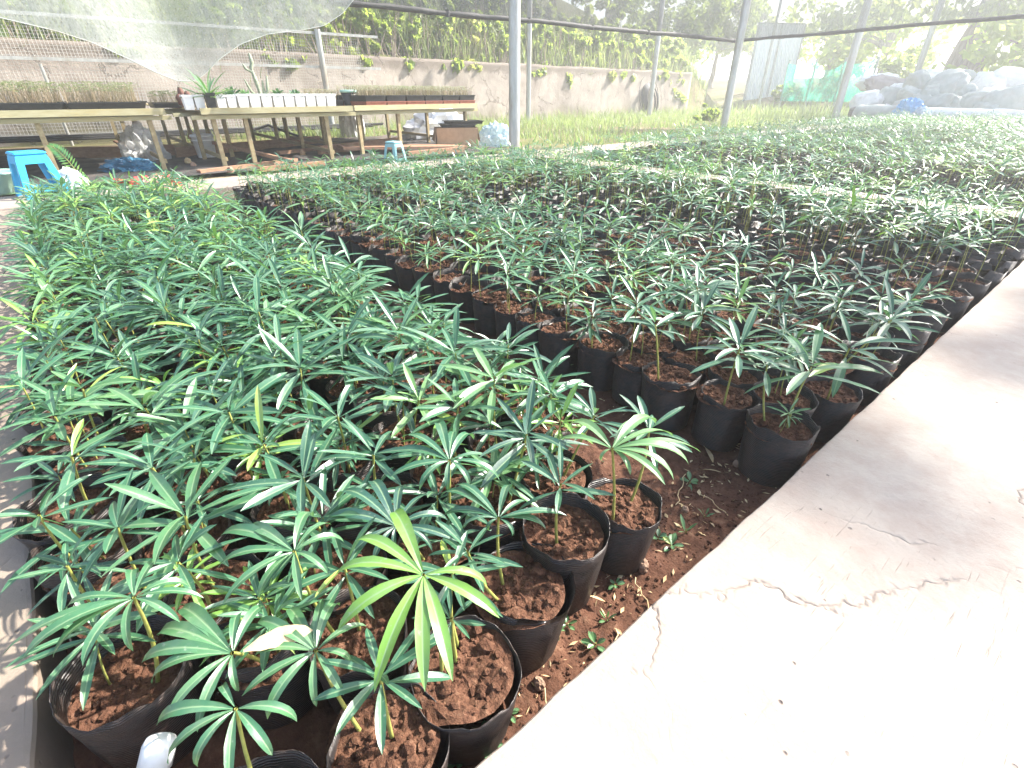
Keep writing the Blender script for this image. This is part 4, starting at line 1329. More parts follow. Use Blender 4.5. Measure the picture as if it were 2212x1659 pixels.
def planter(loc, s, h, mat, label, plant, rng, group):
    o = thing('square_planter', label, 'planter', loc, 0, group)
    b = MB()
    t = .82
    for (k0, k1, z0, z1) in ((t, 1, 0, h),):
        vs = []; r = s / 2
        for (k, z) in ((t, 0), (1, h), (.93, h), (.80, h - .05)):
            vs += [(-r * k, -r * k, z), (r * k, -r * k, z), (r * k, r * k, z), (-r * k, r * k, z)]
        fs = [(3, 2, 1, 0)]
        for q in range(3):
            for i in range(4):
                j = (i + 1) % 4; fs.append((q * 4 + i, q * 4 + j, q * 4 + 4 + j, q * 4 + 4 + i))
        b.add(vs, fs)
        b.box((0, 0, h - .012), (s * 1.06, s * 1.06, .02)) if False else None
    for sg in (-1, 1):
        b.box((sg * s * .51, 0, h - .012), (.010, s * 1.04, .024)); b.box((0, sg * s * .51, h - .012), (s * 1.0, .010, .024))
    b.build('pot', M[mat], o)
    b = MB(); b.box((0, 0, h - .055), (s * .84, s * .84, .02)); b.build('soil', M['soil'], o)
    V = []; F = []; T = []; base = 0
    if plant == 'succulent':
        for q in range(rng.choice([2, 3])):
            v, f, lu, tt = rosette(rng, .07, 9, rng.uniform(.1, .4), 3, 1, wk=.30, lift=.45)
            v = v + np.array((rng.uniform(-.05, .05), rng.uniform(-.05, .05), h - .04)); V.append(v); F.append(f + base); T.append(tt); base += len(v)
    elif plant == 'aloe':
        v, f, lu, tt = rosette(rng, .42, 16, .5, 5, 2, wk=.09, lift=.55); v[:, 2] += h - .03
        V.append(v); F.append(f + base); T.append(tt); base += len(v)
        v, f, lu, tt = rosette(rng, .22, 14, .85, 4, 2, wk=.2, lift=.15); v[:, 2] += h - .03
        V.append(v); F.append(f + base); T.append(tt); base += len(v)
    if V:
        V = np.concatenate(V)
        me = quad_mesh('plant', V, np.concatenate(F), [M['leaf']], None, {'tint': np.concatenate(T), 'lu': np.zeros(len(V))})
        link(bpy.data.objects.new('plant', me), o)
    return o
rq = random.Random(9)
x0 = PV(514, 232, 8.6).x; x1 = PV(726, 232, 8.6).x; st = (x1 - x0) / 9
pos = ['leftmost of the sunlit white planter row', 'second of the sunlit white planter row', 'third of the sunlit white planter row', 'fourth of the sunlit white planter row', 'fifth, middle of the sunlit white planter row', 'sixth of the sunlit white planter row', 'seventh of the sunlit white planter row', 'eighth of the sunlit white planter row', 'rightmost white planter at the bench corner']
for i in range(9):
    planter((x0 + st * (i + .5), 8.6, TZ), st * .92, .185, 'whiteplastic', pos[i], 'succulent', rq, 'white planters on the middle bench')
sp = ['shaded grey white planter at the left end of the row', 'shaded white planter just left of the black pot', None, 'shaded white planter just right of the black pot', 'shaded white planter beside the sunlit row']
xa = PV(398, 232, 8.6).x; sa_ = (x0 - xa) / 5
for i in range(5):
    if sp[i]: planter((xa + sa_ * (i + .5), 8.6, TZ), sa_ * .93, .175, 'whiteplastic', sp[i], 'succulent', rq, 'white planters on the middle bench')
planter((xa + sa_ * 2.45, 8.53, TZ), sa_ * .9, .2, 'blackplastic', 'black square pot of spiky aloe among the white planters', 'aloe', rq, None)

def cactus(label, loc, arms, mat, r, cat='cactus'):
    o = thing('potted_cactus', label, cat, loc)
    b = MB(); b.lathe([(.06, 0), (.075, .1), (.08, .1), (.068, .1), (.06, .085), (0, .085)], 20); b.build('pot', M['redplastic'], o)
    b = MB()
    for pts, rr in arms:
        n = len(pts); pp = []
        P0 = [Vector(p) for p in pts]
        for i in range(n - 1):
            for k in range(4): pp.append(P0[i].lerp(P0[i + 1], k / 4))
        pp.append(P0[-1]); rad = [rr * (1 + .12 * math.sin(i * 1.7)) for i in range(len(pp))]; rad[-1] *= .35; rad[-2] *= .8
        b.tube(pp, rad, 9)
    b.build('stems', M[mat], o)
    return o
w = PV(566, 205, 9.15)
cactus('tall branching grey cactus behind the white planters', (w.x, 9.15, TZ), [([(0, 0, .08), (-.03, 0, .3), (-.07, 0, .52)], .028), ([(-.07, 0, .50), (-.04, 0, .58), (-.05, 0, .70)], .024), ([(-.06, 0, .46), (-.14, 0, .5), (-.17, 0, .56)], .018), ([(.0, 0, .12), (.1, 0, .22), (.13, 0, .42)], .022), ([(0, 0, .12), (.05, .02, .2), (.06, .02, .36)], .02), ([(0, 0, .1), (-.14, 0, .22), (-.2, 0, .38)], .015)], 'cactus', .03)
w = PV(398, 212, 9.0)
cactus('cluster of stubby brown cactus stems at the bench corner', (w.x, 9.0, TZ + .02), [([(0, 0, .06), (-.02, 0, .2), (-.03, 0, .33)], .055), ([(.04, -.03, .06), (.07, -.03, .16), (.08, -.03, .26)], .06), ([(-.06, -.04, .06), (-.08, -.05, .14), (-.08, -.05, .22)], .06), ([(.1, .02, .04), (.13, .02, .1), (.14, .02, .16)], .05)], 'cactusbrown', .05).scale = (.72, .72, .75)
for (px, lab, tint, kk, pm) in [(500, 'bushy green succulent behind the shaded planters', .25, .16, 'blackplastic'), (532, 'small pot of pale succulent in a red pot', .6, .11, 'redplastic'), (600, 'leafy bluish succulent right of the tall cactus', .1, .12, 'blackplastic'), (640, 'short grey succulent behind the planter row', .2, .10, 'whiteplastic')]:
    w = PV(px, 210, 9.05); o = thing('potted_succulent', lab, 'potted plant', (w.x, 9.05, TZ), 0, 'small succulents behind the planters')
    b = MB(); b.lathe([(.06, 0), (.08, .12), (.085, .12), (.07, .11), (0, .105)], 20); b.build('pot', M[pm], o)
    V = []; F = []; T = []; base = 0
    for q in range(4):
        v, f, lu, tt = rosette(rq, kk, 10, tint, 4, 2, wk=.3, lift=.5); v = v + np.array((rq.uniform(-.05, .05), rq.uniform(-.04, .04), .12 + rq.uniform(0, .06))); V.append(v); F.append(f + base); T.append(tt); base += len(v)
    V = np.concatenate(V); link(bpy.data.objects.new('plant', quad_mesh('plant', V, np.concatenate(F), [M['leaf']], None, {'tint': np.concatenate(T), 'lu': np.zeros(len(V))})), o)
w = PV(748, 200, 9.4); o = thing('round_pot', 'round black pot with a pale rim between the two benches', 'pot', (w.x, 9.3, TZ))
b = MB(); b.lathe([(.09, 0), (.13, .2), (.12, .2), (.1, .15), (0, .15)], 24); b.build('pot', M['blackplastic'], o)
b = MB(); b.lathe([(.122, .20), (.14, .20), (.142, .235), (.13, .24), (.122, .22)], 24); b.build('rim', M['basin'], o)

# ------------------------------------------------------------------ things on the ground behind
def crumple(name, mat, loc, size, label, cat, rng, amp=.35, freq=2.2, sub=4, group=None, rz=None, flat_bottom=True, ridged=True):
    import bmesh
    bm = bmesh.new(); bmesh.ops.create_icosphere(bm, subdivisions=sub, radius=1.0)
    ph = rng.uniform(0, 100)
    for v in bm.verts:
        n = v.co.normalized()
        q = noise.fractal(n * freq + Vector((ph, 0, 0)), 1.0, 2.0, 5)
        if ridged: q = .5 - abs(q) * 1.4
        k = 1 + amp * q + .25 * amp * noise.noise(n * freq * 4 + Vector((ph, 3, 0)))
        p = n * k
        if flat_bottom and p.z < -.25: p.z = -.25 + (p.z + .25) * .15
        v.co = Vector((p.x * size[0] / 2, p.y * size[1] / 2, (p.z + .36) * size[2] / 1.36))
    me = bpy.data.meshes.new(name); bm.to_mesh(me); bm.free()
    me.materials.append(mat)
    me.polygons.foreach_set('use_smooth', [not ridged] * len(me.polygons))
    o = link(bpy.data.objects.new(name, me)); o.location = loc; o.rotation_euler = (0, 0, rng.uniform(0, 6.28) if rz is None else rz)
    return tag(o, label, cat, group)

def stool(label, loc, rz, mat, s=1.0):
    o = thing('plastic_stool', label, 'stool', loc, rz)
    H = .46 * s; t = .135 * s; bt = .205 * s
    def hw(z): return bt + (t - bt) * z / H
    b = MB(); b.box((0, 0, H - .012), (2 * t + .02, 2 * t + .02, .03), bevel=.012)
    b.build('seat', M[mat], o)
    b = MB()
    for k in range(4):                       # apron under the seat
        a = k * math.pi / 2; z0, z1 = H - .115 * s, H - .03
        def pt(x, z, d=0): 
            r = hw(z) - d; return Vector((math.cos(a) * r - math.sin(a) * x, math.sin(a) * r + math.cos(a) * x, z))
        e0, e1 = hw(z0), hw(z1)
        b.add([pt(-e0 * .98, z0), pt(e0 * .98, z0), pt(e1 * .98, z1), pt(-e1 * .98, z1), pt(-e0 * .98, z0, .012), pt(e0 * .98, z0, .012), pt(e1 * .98, z1, .012), pt(-e1 * .98, z1, .012)], [(0, 1, 2, 3), (7, 6, 5, 4), (0, 4, 5, 1), (1, 5, 6, 2), (3, 2, 6, 7), (0, 3, 7, 4)])
    b.build('apron', M[mat], o)
    for sx in (-1, 1):
        for sy in (-1, 1):
            b = MB(); wl = .055 * s
            z0, z1 = 0, H - .06 * s
            for ax in (0, 1):
                vs = []
                for z, wd in ((z0, wl), (z1, wl * 1.25)):
                    r = hw(z) + .002
                    for (q, dd) in ((0, 0), (wd, 0), (wd, .013), (0, .013)):
                        if ax == 0: vs.append((sx * (r - q), sy * (r - dd), z))
                        else: vs.append((sx * (r - dd), sy * (r - q - (.0135 if q == 0 else 0)), z))
                b.add(vs, [(0, 1, 5, 4), (1, 2, 6, 5), (2, 3, 7, 6), (3, 0, 4, 7), (3, 2, 1, 0), (4, 5, 6, 7)])
            b.build('leg', M[mat], o)
    b = MB(); zb = .075 * s
    for k in range(4):
        a = k * math.pi / 2; r = hw(zb) - .006
        b.box((math.cos(a) * r, math.sin(a) * r, zb), (.012, 2 * r - .11 * s, .045 * s), rz=a)
    b.build('stretcher', M[mat], o)
    return o
sw = P(98, 422, PZ)
stool('bright blue plastic stool at the left end of the far path', (sw.x, sw.y, PZ), R(14), 'bluestool', .93)
w = P(855, 350, YZ)
stool('pale teal plastic stool under the right bench', (w.x, w.y, YZ), R(20), 'tealstool', .66)

w = P(0, 420, PZ); o = thing('plastic_tub', 'pale green plastic tub beside the blue stool', 'tub', (w.x - .08, w.y + .05, PZ))
b = MB(); b.lathe([(.0, .0), (.17, .0), (.20, .02), (.235, .17), (.25, .172), (.25, .185), (.225, .18), (.19, .03), (0, .025)], 36); b.build('bowl', M['basin'], o)
o.scale = (1.25, 1.25, 1.2)

w = P(452, 348, YZ); o = thing('bucket', 'off white plastic bucket standing under the middle bench', 'bucket', (w.x, w.y, YZ))
b = MB(); b.lathe([(0, .0), (.125, 0), (.13, .02), (.16, .36), (.175, .362), (.175, .385), (.165, .386), (.165, .40), (.15, .40), (.12, .03), (0, .03)], 36); b.build('shell', M['whiteplastic'], o)
b = MB(); b.lathe([(.157, .30), (.163, .30), (.165, .325), (.159, .325)], 36); b.build('band', M['whiteplastic'], o)

def frond(label, base, tip, width, name='fern'):
    o = thing(name, label, 'fern', base)
    d = Vector(tip) - Vector(base); V = []; F = []; T = []; bs = 0; n = 17
    pts = []
    for i in range(12):
        t = i / 11; p = d * t; p.z += .10 * math.sin(t * math.pi); pts.append(p)
    b = MB(); b.tube(pts, [.005 * (1 - .7 * i / 11) for i in range(12)], 5); b.build('stalk', M['stem'], o)
    side = d.cross(Vector((0.3, 1, 0))).normalized(); side2 = Vector((NA[0], NB[0], 0))
    for i in range(n):
        t = .18 + .8 * i / n; p = d * t; p = p + Vector((0, 0, .10 * math.sin(t * math.pi)))
        w = width * math.sin(math.pi * (t * .8 + .15)) 
        for s in (-1, 1):
            e = p + (d.cross(Vector((-NB[0] * 0 + NA[1], NB[1], 0))).normalized() * s) * w + d.normalized() * w * .35
            m_ = (p + e) / 2; q = d.normalized() * .011
            V += [p, m_ + q, e, m_ - q]; T += [.75 + .1 * (i % 3)] * 4; F.append((bs, bs + 1, bs + 2, bs + 3)); bs += 4
    link(bpy.data.objects.new('leaflets', quad_mesh('leaflets', [tuple(v) for v in V], F, [M['leaf']], None, {'tint': T, 'lu': np.zeros(len(V))}, smooth=False)), o)
    return o
fb = P(198, 412, PZ); ft = PV(104, 312, fb.y + .15)
frond('single feathery green fern frond arching beside the blue stool', fb, ft, .10)
rc = random.Random(77)
w = P(165, 412, PZ); crumple('plastic_bag', M['whitebag'], (w.x, w.y, PZ), (.27, .24, .22), 'knotted white plastic bag between the stool and the fern', 'plastic bag', rc)
w = P(285, 378, YZ); crumple('blue_tarp', M['bluetarp'], (w.x, w.y, YZ), (.62, .42, .20), 'crumpled dark blue tarpaulin on the floor before the left bench', 'tarpaulin', rc, .5, 2.6, 4, None, -.3)
w = P(300, 362, YZ); crumple('plastic_sheet', M['clearfilm'], (w.x + .2, w.y + .35, YZ), (.55, .36, .48), 'crumpled clear plastic sheet leaning behind the blue tarpaulin', 'plastic sheet', rc, .75, 1.6, 4, None, .5)
for (px, py, s, m_, lab) in [(355, 388, .30, 'redbag', 'bright red bag on top of the blue tarpaulin'), (310, 405, .34, 'redbag', 'flat red bag nearest the far path'), (345, 412, .4, 'pinkbag', 'faded pink red bag beside the flat red one'), (255, 395, .22, 'redbag', 'small red bag left of the tarpaulin'), (378, 402, .24, 'redbag', 'red bag at the right of the pile')]:
    w = P(px, py, PZ); crumple('plastic_bag', M[m_], (w.x, w.y, PZ if w.y < 7.74 else YZ), (s * .7, s * .55, s * .36), lab, 'plastic bag', rc, .5, 2.4, 3, 'red plastic bags')
w = P(765, 300, YZ); crumple('white_sack', M['whitebag'], (w.x, w.y, YZ), (.55, .5, .75), 'tall white sack leaning under the back of the right bench', 'sack', rc, .35, 1.8, 4)
w = P(975, 306, YZ); crumple('plastic_sheet', M['whitebag'], (w.x - .1, w.y + .35, YZ), (1.5, .7, .62), 'heap of white plastic sheeting behind the cardboard box', 'plastic sheet', rc, .5, 2.2, 4, None, -.1)
w = P(1078, 318, YZ); crumple('plastic_sheet', M['blueclear'], (w.x, w.y + .1, YZ), (.75, .5, .42), 'pale blue plastic sheet between the cardboard box and pole', 'plastic sheet', rc, .45, 1.6, 4, None, .2)

# cardboard box with black trays on top
w = P(1003, 326, YZ); o = thing('cardboard_box', 'brown cardboard box with open flaps beside the right bench', 'box', (w.x, w.y + .25, YZ), R(-28))
b = MB(); sx, sy, sz, t = .78, .46, .40, .008
b.box((0, -sy / 2, sz / 2), (sx, t, sz)); b.box((0, sy / 2, sz / 2), (sx, t, sz)); b.box((-sx / 2 + t / 2, 0, sz / 2), (t, sy - t - .002, sz - .002)); b.box((sx / 2 - t / 2, 0, sz / 2), (t, sy - t - .002, sz - .002)); b.box((0, 0, .006), (sx - .03, sy - .02, t))
b.build('carton', M['cardboard'], o)
for sd in (-1, 1):
    b = MB(); b.add([(sd * (sx / 2 + .004), -sy / 2, sz), (sd * (sx / 2 + .004), sy / 2, sz), (sd * (sx / 2 + .07), sy / 2 + .01, sz - .22), (sd * (sx / 2 + .05), -sy / 2 - .01, sz - .24), (sd * (sx / 2 - .002), -sy / 2, sz + .004), (sd * (sx / 2 - .002), sy / 2, sz + .004), (sd * (sx / 2 + .062), sy / 2 + .01, sz - .225), (sd * (sx / 2 + .042), -sy / 2 - .01, sz - .245)], [(0, 1, 2, 3), (7, 6, 5, 4), (0, 4, 5, 1), (1, 5, 6, 2), (2, 6, 7, 3), (3, 7, 4, 0)]); b.build('flap', M['cardboard'], o)
bx = o
for k, lab in enumerate(['lower stack of black trays lying on the cardboard box', 'upper black tray lying askew on the cardboard box']):
    c = Vector((w.x, w.y + .25, 0)); q = thing('seed_tray', lab, 'seed tray', (c.x + .05 + k * .10, c.y + .02 - k * .06, YZ + .405 + k * .055), R(-28 + k * 12), 'empty black trays')
    b = MB(); b.box((0, 0, .022), (.62, .42, .044), taper=1.06); b.build('tray', M['blackplastic'], q)
    b = MB()
    for s in (-1, 1):
        b.box((s * .335, 0, .048), (.03, .46, .012)); b.box((0, s * .225, .048), (.64, .03, .0119))
    b.build('rim', M['blackplastic'], q)

# boards, sheeting, pipes on the floor behind
def board(a, c, w_, h_, label, mat='board', group='timber boards on the floor', name='timber_board'):
    a = Vector(a); c = Vector(c); m_ = (a + c) / 2
    b = MB(); b.bar(a - m_, c - m_, w_, h_); o = b.build(name, M[mat]); o.location = m_
    return tag(o, label, 'board', group)
def sheet(name, u0, u1, v0, v1, z, label):
    V = []; F = []; nx, ny = 60, 60
    for j in range(ny + 1):
        for i in range(nx + 1):
            u = u0 + (u1 - u0) * i / nx; v = v0 + (v1 - v0) * j / ny
            e = min(i, nx - i, j, ny - j)
            q = .05 * max(0, noise.fractal(Vector((u * 1.6, v * 1.6, 7)), 1.0, 2.0, 4)) + .02 * abs(noise.noise(Vector((u * 5, v * 5, 2))))
            jit = .12 * noise.noise(Vector((u * 1.5, v * 1.5, 20))) if e == 0 else 0
            V.append((u + jit, v + jit, z + (q if e else .004)))
    for j in range(ny):
        for i in range(nx):
            F.append((j * (nx + 1) + i, j * (nx + 1) + i + 1, (j + 1) * (nx + 1) + i + 1, (j + 1) * (nx + 1) + i))
    o = link(bpy.data.objects.new(name, quad_mesh(name, V, F, [M['mat']])))
    return tag(o, label, 'ground sheet')
sheet('ground_sheet', -3.5, 6.6, 7.95, 12.6, .175, 'rumpled black weed sheeting spread under the benches')
board(P(560, 366, .2), P(700, 352, .2), .07, .06, 'narrow board on the floor along the front of the middle bench')
board(P(880, 333, .22), P(1000, 322, .22), .10, .08, 'board on the floor just left of the cardboard box')
board(P(735, 318, .3), P(1000, 316, .22), .50, .04, 'wide reddish board sloping behind the teal stool')
board(P(690, 325, .25), P(860, 305, .25), .09, .14, 'brown edging board across the floor under the right bench')
board(P(380, 330, .25), P(690, 303, .25), .06, .16, 'brown edging board across the floor behind the bucket')
board(P(100, 333, .25), P(380, 325, .25), .06, .18, 'dark edging board across the floor behind the fern')
board(P(640, 350, .24), P(410, 296, .45), .05, .05, 'thin plank sloping between the legs of the middle bench')
board(P(430, 372, .2), P(640, 345, .2), .09, .05, 'grey plank lying flat under the middle bench')
board(P(600, 330, .24), P(720, 318, .24), .12, .05, 'short plank on the sheeting behind the middle bench legs')
board(P(250, 305, .42), P(325, 345, .2), .06, .03, 'short broken plank leaning over the clear plastic sheet')
for (px, py, s, mk, lab) in [(228 * 0 + 500, 372, .11, 'stone', 'round brown clay lump at the foot of the middle bench'), (408, 352, .12, 'dry', 'dry leaf clump on the black sheeting left of the bucket'), (655, 335, .12, 'cardboard', 'small brown block on the sheeting under the middle bench'), (420, 360, .1, 'stone', 'dark stone on the sheeting near the bench legs')]:
    w = P(px, py, .19); crumple('clay_lump' if mk == 'stone' else ('leaf_clump' if mk == 'dry' else 'brown_block'), M[mk], (w.x, w.y, .185), (s * .8, s * .7, s * .65), lab, 'debris', rc, .3, 2.0, 3)
b = MB()
o = thing('pipe_bundle', 'bundle of thin black pipes lying along the foot of the wall', 'pipes')
for i in range(6):
    b = MB(); z = .28 + .03 * (i % 3); v = 14.6 + .05 * i; u0 = -6 + rc.uniform(0, 3); u1 = 5 + rc.uniform(0, 3)
    b.tube([(u0, v, z + (.45 if i in (1, 3) else .05)), (u0 + 2.5, v, z), ((u0 + u1) / 2, v + .04, z - .02), (u1, v, z)], .022, 6); b.build('pipe', M['hose'], o)
w0 = PV(648, 332 - 8, 13.0); w1 = PV(585, 300, 13.3)
o = thing('bent_pipe', 'black pipe bent up at an angle behind the middle bench', 'pipe')
b = MB(); b.tube([PV(545, 282, 13.6), PV(580, 270, 13.6), PV(650, 296, 13.2), PV(700, 300, 13.2)], .03, 7); b.build('pipe', M['hose'], o)

# coil of hose leaning on the wall
w = ray_at(1403, 216, 29.0); wu = w.x
o = thing('hose_coil', 'upright coil of black hose leaning on the wall', 'hose', (wu, wall_v(wu) - .28, .12), math.atan(.098))
for k in range(9):
    b = MB(); r = .56 + .035 * (k % 5); pts = []
    for i in range(41):
        a = 2 * math.pi * i / 40
        pts.append((r * .92 * math.cos(a) + .02 * k * .3, (k - 4) * .034 + .16 * (math.sin(a)), r * 1.06 * math.sin(a) + .66))
    b.tube(pts, .034, 7, cap=False); b.build('loop', M['hose'], o)
b = MB(); pts = [(.9 * math.cos(2 * math.pi * i / 30) * (1 if i < 26 else 1.03), .1 + .2 * math.sin(2 * math.pi * i / 30), .82 + .9 * math.sin(2 * math.pi * i / 30)) for i in range(31)]
b.tube(pts, .014, 6, cap=False); b.build('loose_loop', M['hose'], o)

# corrugated white fence and green net fence
c0 = ray_at(1600, 232, 36.0); c1 = ray_at(1698, 226, 36.5)
def corrugated(label, a, c, z0, z1):
    o = thing('corrugated_fence', label, 'fence')
    d = Vector((c.x - a.x, c.y - a.y, 0)); L = d.length; dn = d.normalized(); nn = Vector((-dn.y, dn.x, 0)); n = int(L / .04)
    V = []; F = []
    for i in range(n + 1):
        p = Vector((a.x, a.y, 0)) + dn * (L * i / n) + nn * (.035 * math.sin(i * .04 / .19 * 2 * math.pi))
        V += [(p.x, p.y, z0), (p.x, p.y, z1)]
    for i in range(n): F.append((2 * i, 2 * i + 2, 2 * i + 3, 2 * i + 1))
    link(bpy.data.objects.new('sheeting', quad_mesh('sheeting', V, F, [M['corru']])), o)
    b = MB(); b.bar((a.x, a.y, z1 + .03), (c.x, c.y, z1 + .03), .08, .06); b.build('cap_rail', M['galv'], o)
    for t in (.02, .5, .98):
        p = Vector((a.x, a.y, 0)) + d * t - nn * .09; b = MB(); b.tube([(p.x, p.y, z0 - .2), (p.x, p.y, z1)], .05, 8); b.build('post', M['galv'], o)
    return o
corrugated('white corrugated metal fence glaring between the wall and green net', c0, c1, .1, 4.6)
a = PU(1688, 198, 31.5); c = PU(1876, 188, 31.5)
o = thing('green_net_fence', 'torn green shade net fence on posts behind the sacks', 'fence')
V = []; F = []; n = 60; mz = 14
for i in range(n + 1):
    for j in range(mz + 1):
        t = i / n; q = j / mz
        zb = .7; zt = 2.45 + .12 * math.sin(t * 9) - .25 * abs(math.sin(t * 3.14 * 3))
        V.append((31.5 + .12 * noise.noise(Vector((t * 7, q * 2, 1))), a.y + (c.y - a.y) * t, zb + (zt - zb) * q))
for i in range(n):
    for j in range(mz):
        k = i * (mz + 1) + j; F.append((k, k + mz + 1, k + mz + 2, k + 1))
link(bpy.data.objects.new('netting', quad_mesh('netting', V, F, [M['greennet']])), o)
for t in (0, .33, .66, 1.0):
    b = MB(); b.tube([(31.6, a.y + (c.y - a.y) * t, 0), (31.6, a.y + (c.y - a.y) * t, 2.6)], .05, 8); b.build('post', M['galv'], o)

# ------------------------------------------------------------------ sack pile at the end of the far bed
def sack(loc, size, mat, label, rng, rz, tilt=0, group='sacks in the pile'):
    import bmesh
    bm = bmesh.new(); bmesh.ops.create_icosphere(bm, subdivisions=4, radius=1.0)
    ph = rng.uniform(0, 100)
    for v in bm.verts:
        n = v.co.normalized()
        e = .72
        p = Vector([math.copysign(abs(q) ** e, q) for q in n])
        k = 1 + .16 * noise.fractal(n * 1.7 + Vector((ph, 0, 0)), 1.0, 2.0, 4) - .20 * abs(noise.noise(n * 2.6 + Vector((ph, 9, 0)))) - .09 * abs(noise.noise(n * 9 + Vector((ph, 2, 0))))
        p *= k
        pinch = 1 - .45 * max(0, p.x - .6)          # tied mouth
        v.co = Vector((p.x * size[0] / 2, p.y * pinch * size[1] / 2, p.z * pinch * size[2] / 2))
    me = bpy.data.meshes.new('sack'); bm.to_mesh(me); bm.free(); me.materials.append(M[mat])
    me.polygons.foreach_set('use_smooth', [True] * len(me.polygons))
    o = link(bpy.data.objects.new('sack', me)); o.location = loc; o.rotation_euler = (tilt, rng.uniform(-.25, .25), rz)
    return tag(o, label, 'sack', group)
rs_ = random.Random(5)
def sk(px, py, u, wpx, hpx, mat, label, deep=.62, rz=None, tilt=0):
    w = PU(px, py, u); dist = w.length; k = dist / 1084.0 * .80
    return sack(w, (wpx * k * 1.12, deep, hpx * k * 1.12), mat, label, rs_, (math.pi / 2 if rz is None else rz) + rs_.uniform(-.7, .7), rs_.uniform(-.45, .45))
SK = [
 (1868, 222, 26.0, 50, 40, 'sackwhite', 'white sack at the left end of the pile'),
 (1925, 217, 26.6, 60, 42, 'sack', 'grey sack behind the long rolled tarp'),
 (1918, 188, 27.6, 84, 32, 'sackpink', 'pinkish folded sheet on the upper left of the pile'),
 (1895, 178, 28.4, 70, 26, 'sackwhite', 'white sheet at the back left of the pile'),
 (1978, 184, 26.6, 44, 46, 'sack', 'crumpled grey sack near the pile middle top'),
 (1962, 206, 26.0, 36, 26, 'sack', 'small round grey sack left of the pile middle'),
 (1990, 222, 25.9, 38, 34, 'sack', 'round grey sack low in the pile middle'),
 (1946, 230, 25.7, 30, 24, 'sack', 'small bluish grey sack at the pile foot'),
 (2035, 196, 26.2, 66, 62, 'sack', 'largest upright grey sack in the pile middle'),
 (2020, 228, 25.7, 66, 34, 'sack', 'broad grey sack at the foot of the pile middle'),
 (2072, 178, 27.4, 48, 38, 'sack', 'grey sack at the top of the pile right of the middle'),
 (2078, 212, 26.2, 40, 40, 'sack', 'grey sack right of the large upright one'),
 (2120, 190, 27.2, 74, 44, 'sackwhite', 'bright white sack on the upper right of the pile'),
 (2102, 224, 25.8, 46, 36, 'sack', 'pale bluish sack at the right foot of the pile'),
 (2178, 190, 27.4, 80, 56, 'sackwhite', 'bright white sack at the top right picture edge'),
 (2172, 222, 25.8, 70, 50, 'sack', 'grey sack at the right foot by the picture edge'),
 (1900, 236, 26.5, 90, 30, 'sackwhite', 'flat white sack under the left part of the pile'),
 (2215, 222, 26.4, 60, 60, 'sackwhite', 'white sack cut by the right picture edge'),
 (2000, 176, 28.0, 56, 34, 'sackwhite', 'white sack behind the crumpled grey one'),
 (1942, 200, 26.9, 48, 30, 'sackwhite', 'white sack end showing above the small round grey sack'),
 (2010, 206, 26.0, 34, 30, 'sack', 'small grey sack tucked under the largest upright one'),
 (2055, 230, 25.7, 40, 30, 'sack', 'low grey sack at the foot right of the middle'),
 (2140, 214, 26.2, 50, 34, 'sackwhite', 'white sack low at the right between grey ones'),
 (2130, 236, 25.6, 44, 24, 'sack', 'small crumpled grey sack behind the long white roll')]
for q in SK: sk(*q)
def roll(label, p0, p1, r, mat):
    o = thing('rolled_tarp', label, 'tarp roll', p0, 0, 'rolled tarps before the sacks')
    d = Vector(p1) - Vector(p0); b = MB(); pts = []; rad = []
    for i in range(25):
        t = i / 24; pts.append(d * t + Vector((.05 * noise.noise(Vector((t * 4, 1, p0[1]))), 0, .04 * noise.noise(Vector((t * 5, 2, p0[1])))))); rad.append(r * (1 + .14 * noise.noise(Vector((t * 7, 3, p0[1])))))
    b.tube(pts, rad, 16); b.build('roll', M[mat], o)
    b = MB(); b.tube([pts[0] - d.normalized() * .25, pts[0] - d.normalized() * .02], [r * .55, r * .8], 12); b.build('core', M['hem'], o)
    return o
u_ = 24.95
r0 = PU(1848, 246, u_); r1 = PU(1938, 243, u_); roll('short grey rolled tarp at the left foot of the pile', (u_, r0.y, .40), (u_, r1.y, .40), .30, 'sack')
r0 = PU(2000, 246, u_); r1 = PU(2320, 246, u_); roll('long white rolled tarp lying across the foot of the pile', (u_, r0.y, .36), (u_, r1.y, .36), .27, 'sackwhite')
w = PU(1962, 245, 24.7); crumple('plastic_bag', M['bluebag'], (24.6, w.y, .13), (.7, .9, .75), 'bright blue plastic bag between the two tarp rolls', 'plastic bag', rs_, .4, 2.4, 4)
w = PU(1985, 250, 24.6); crumple('plastic_bag', M['blueclear'], (24.5, w.y, .13), (.5, .7, .5), 'pale clear plastic bag right of the blue bag', 'plastic bag', rs_, .4, 2.4, 4)
b = MB(); 
for i in range(14): b.box((24.25 + .03 * math.sin(i), PU(1850 + i * 34, 262, 24.3).y, .13 + .07), (.35, .85, .14 + .04 * math.sin(i * 2.1)))
o = b.build('edging_strip', M['hem']); tag(o, 'dark folded net strip along the front of the sack pile', 'net strip')

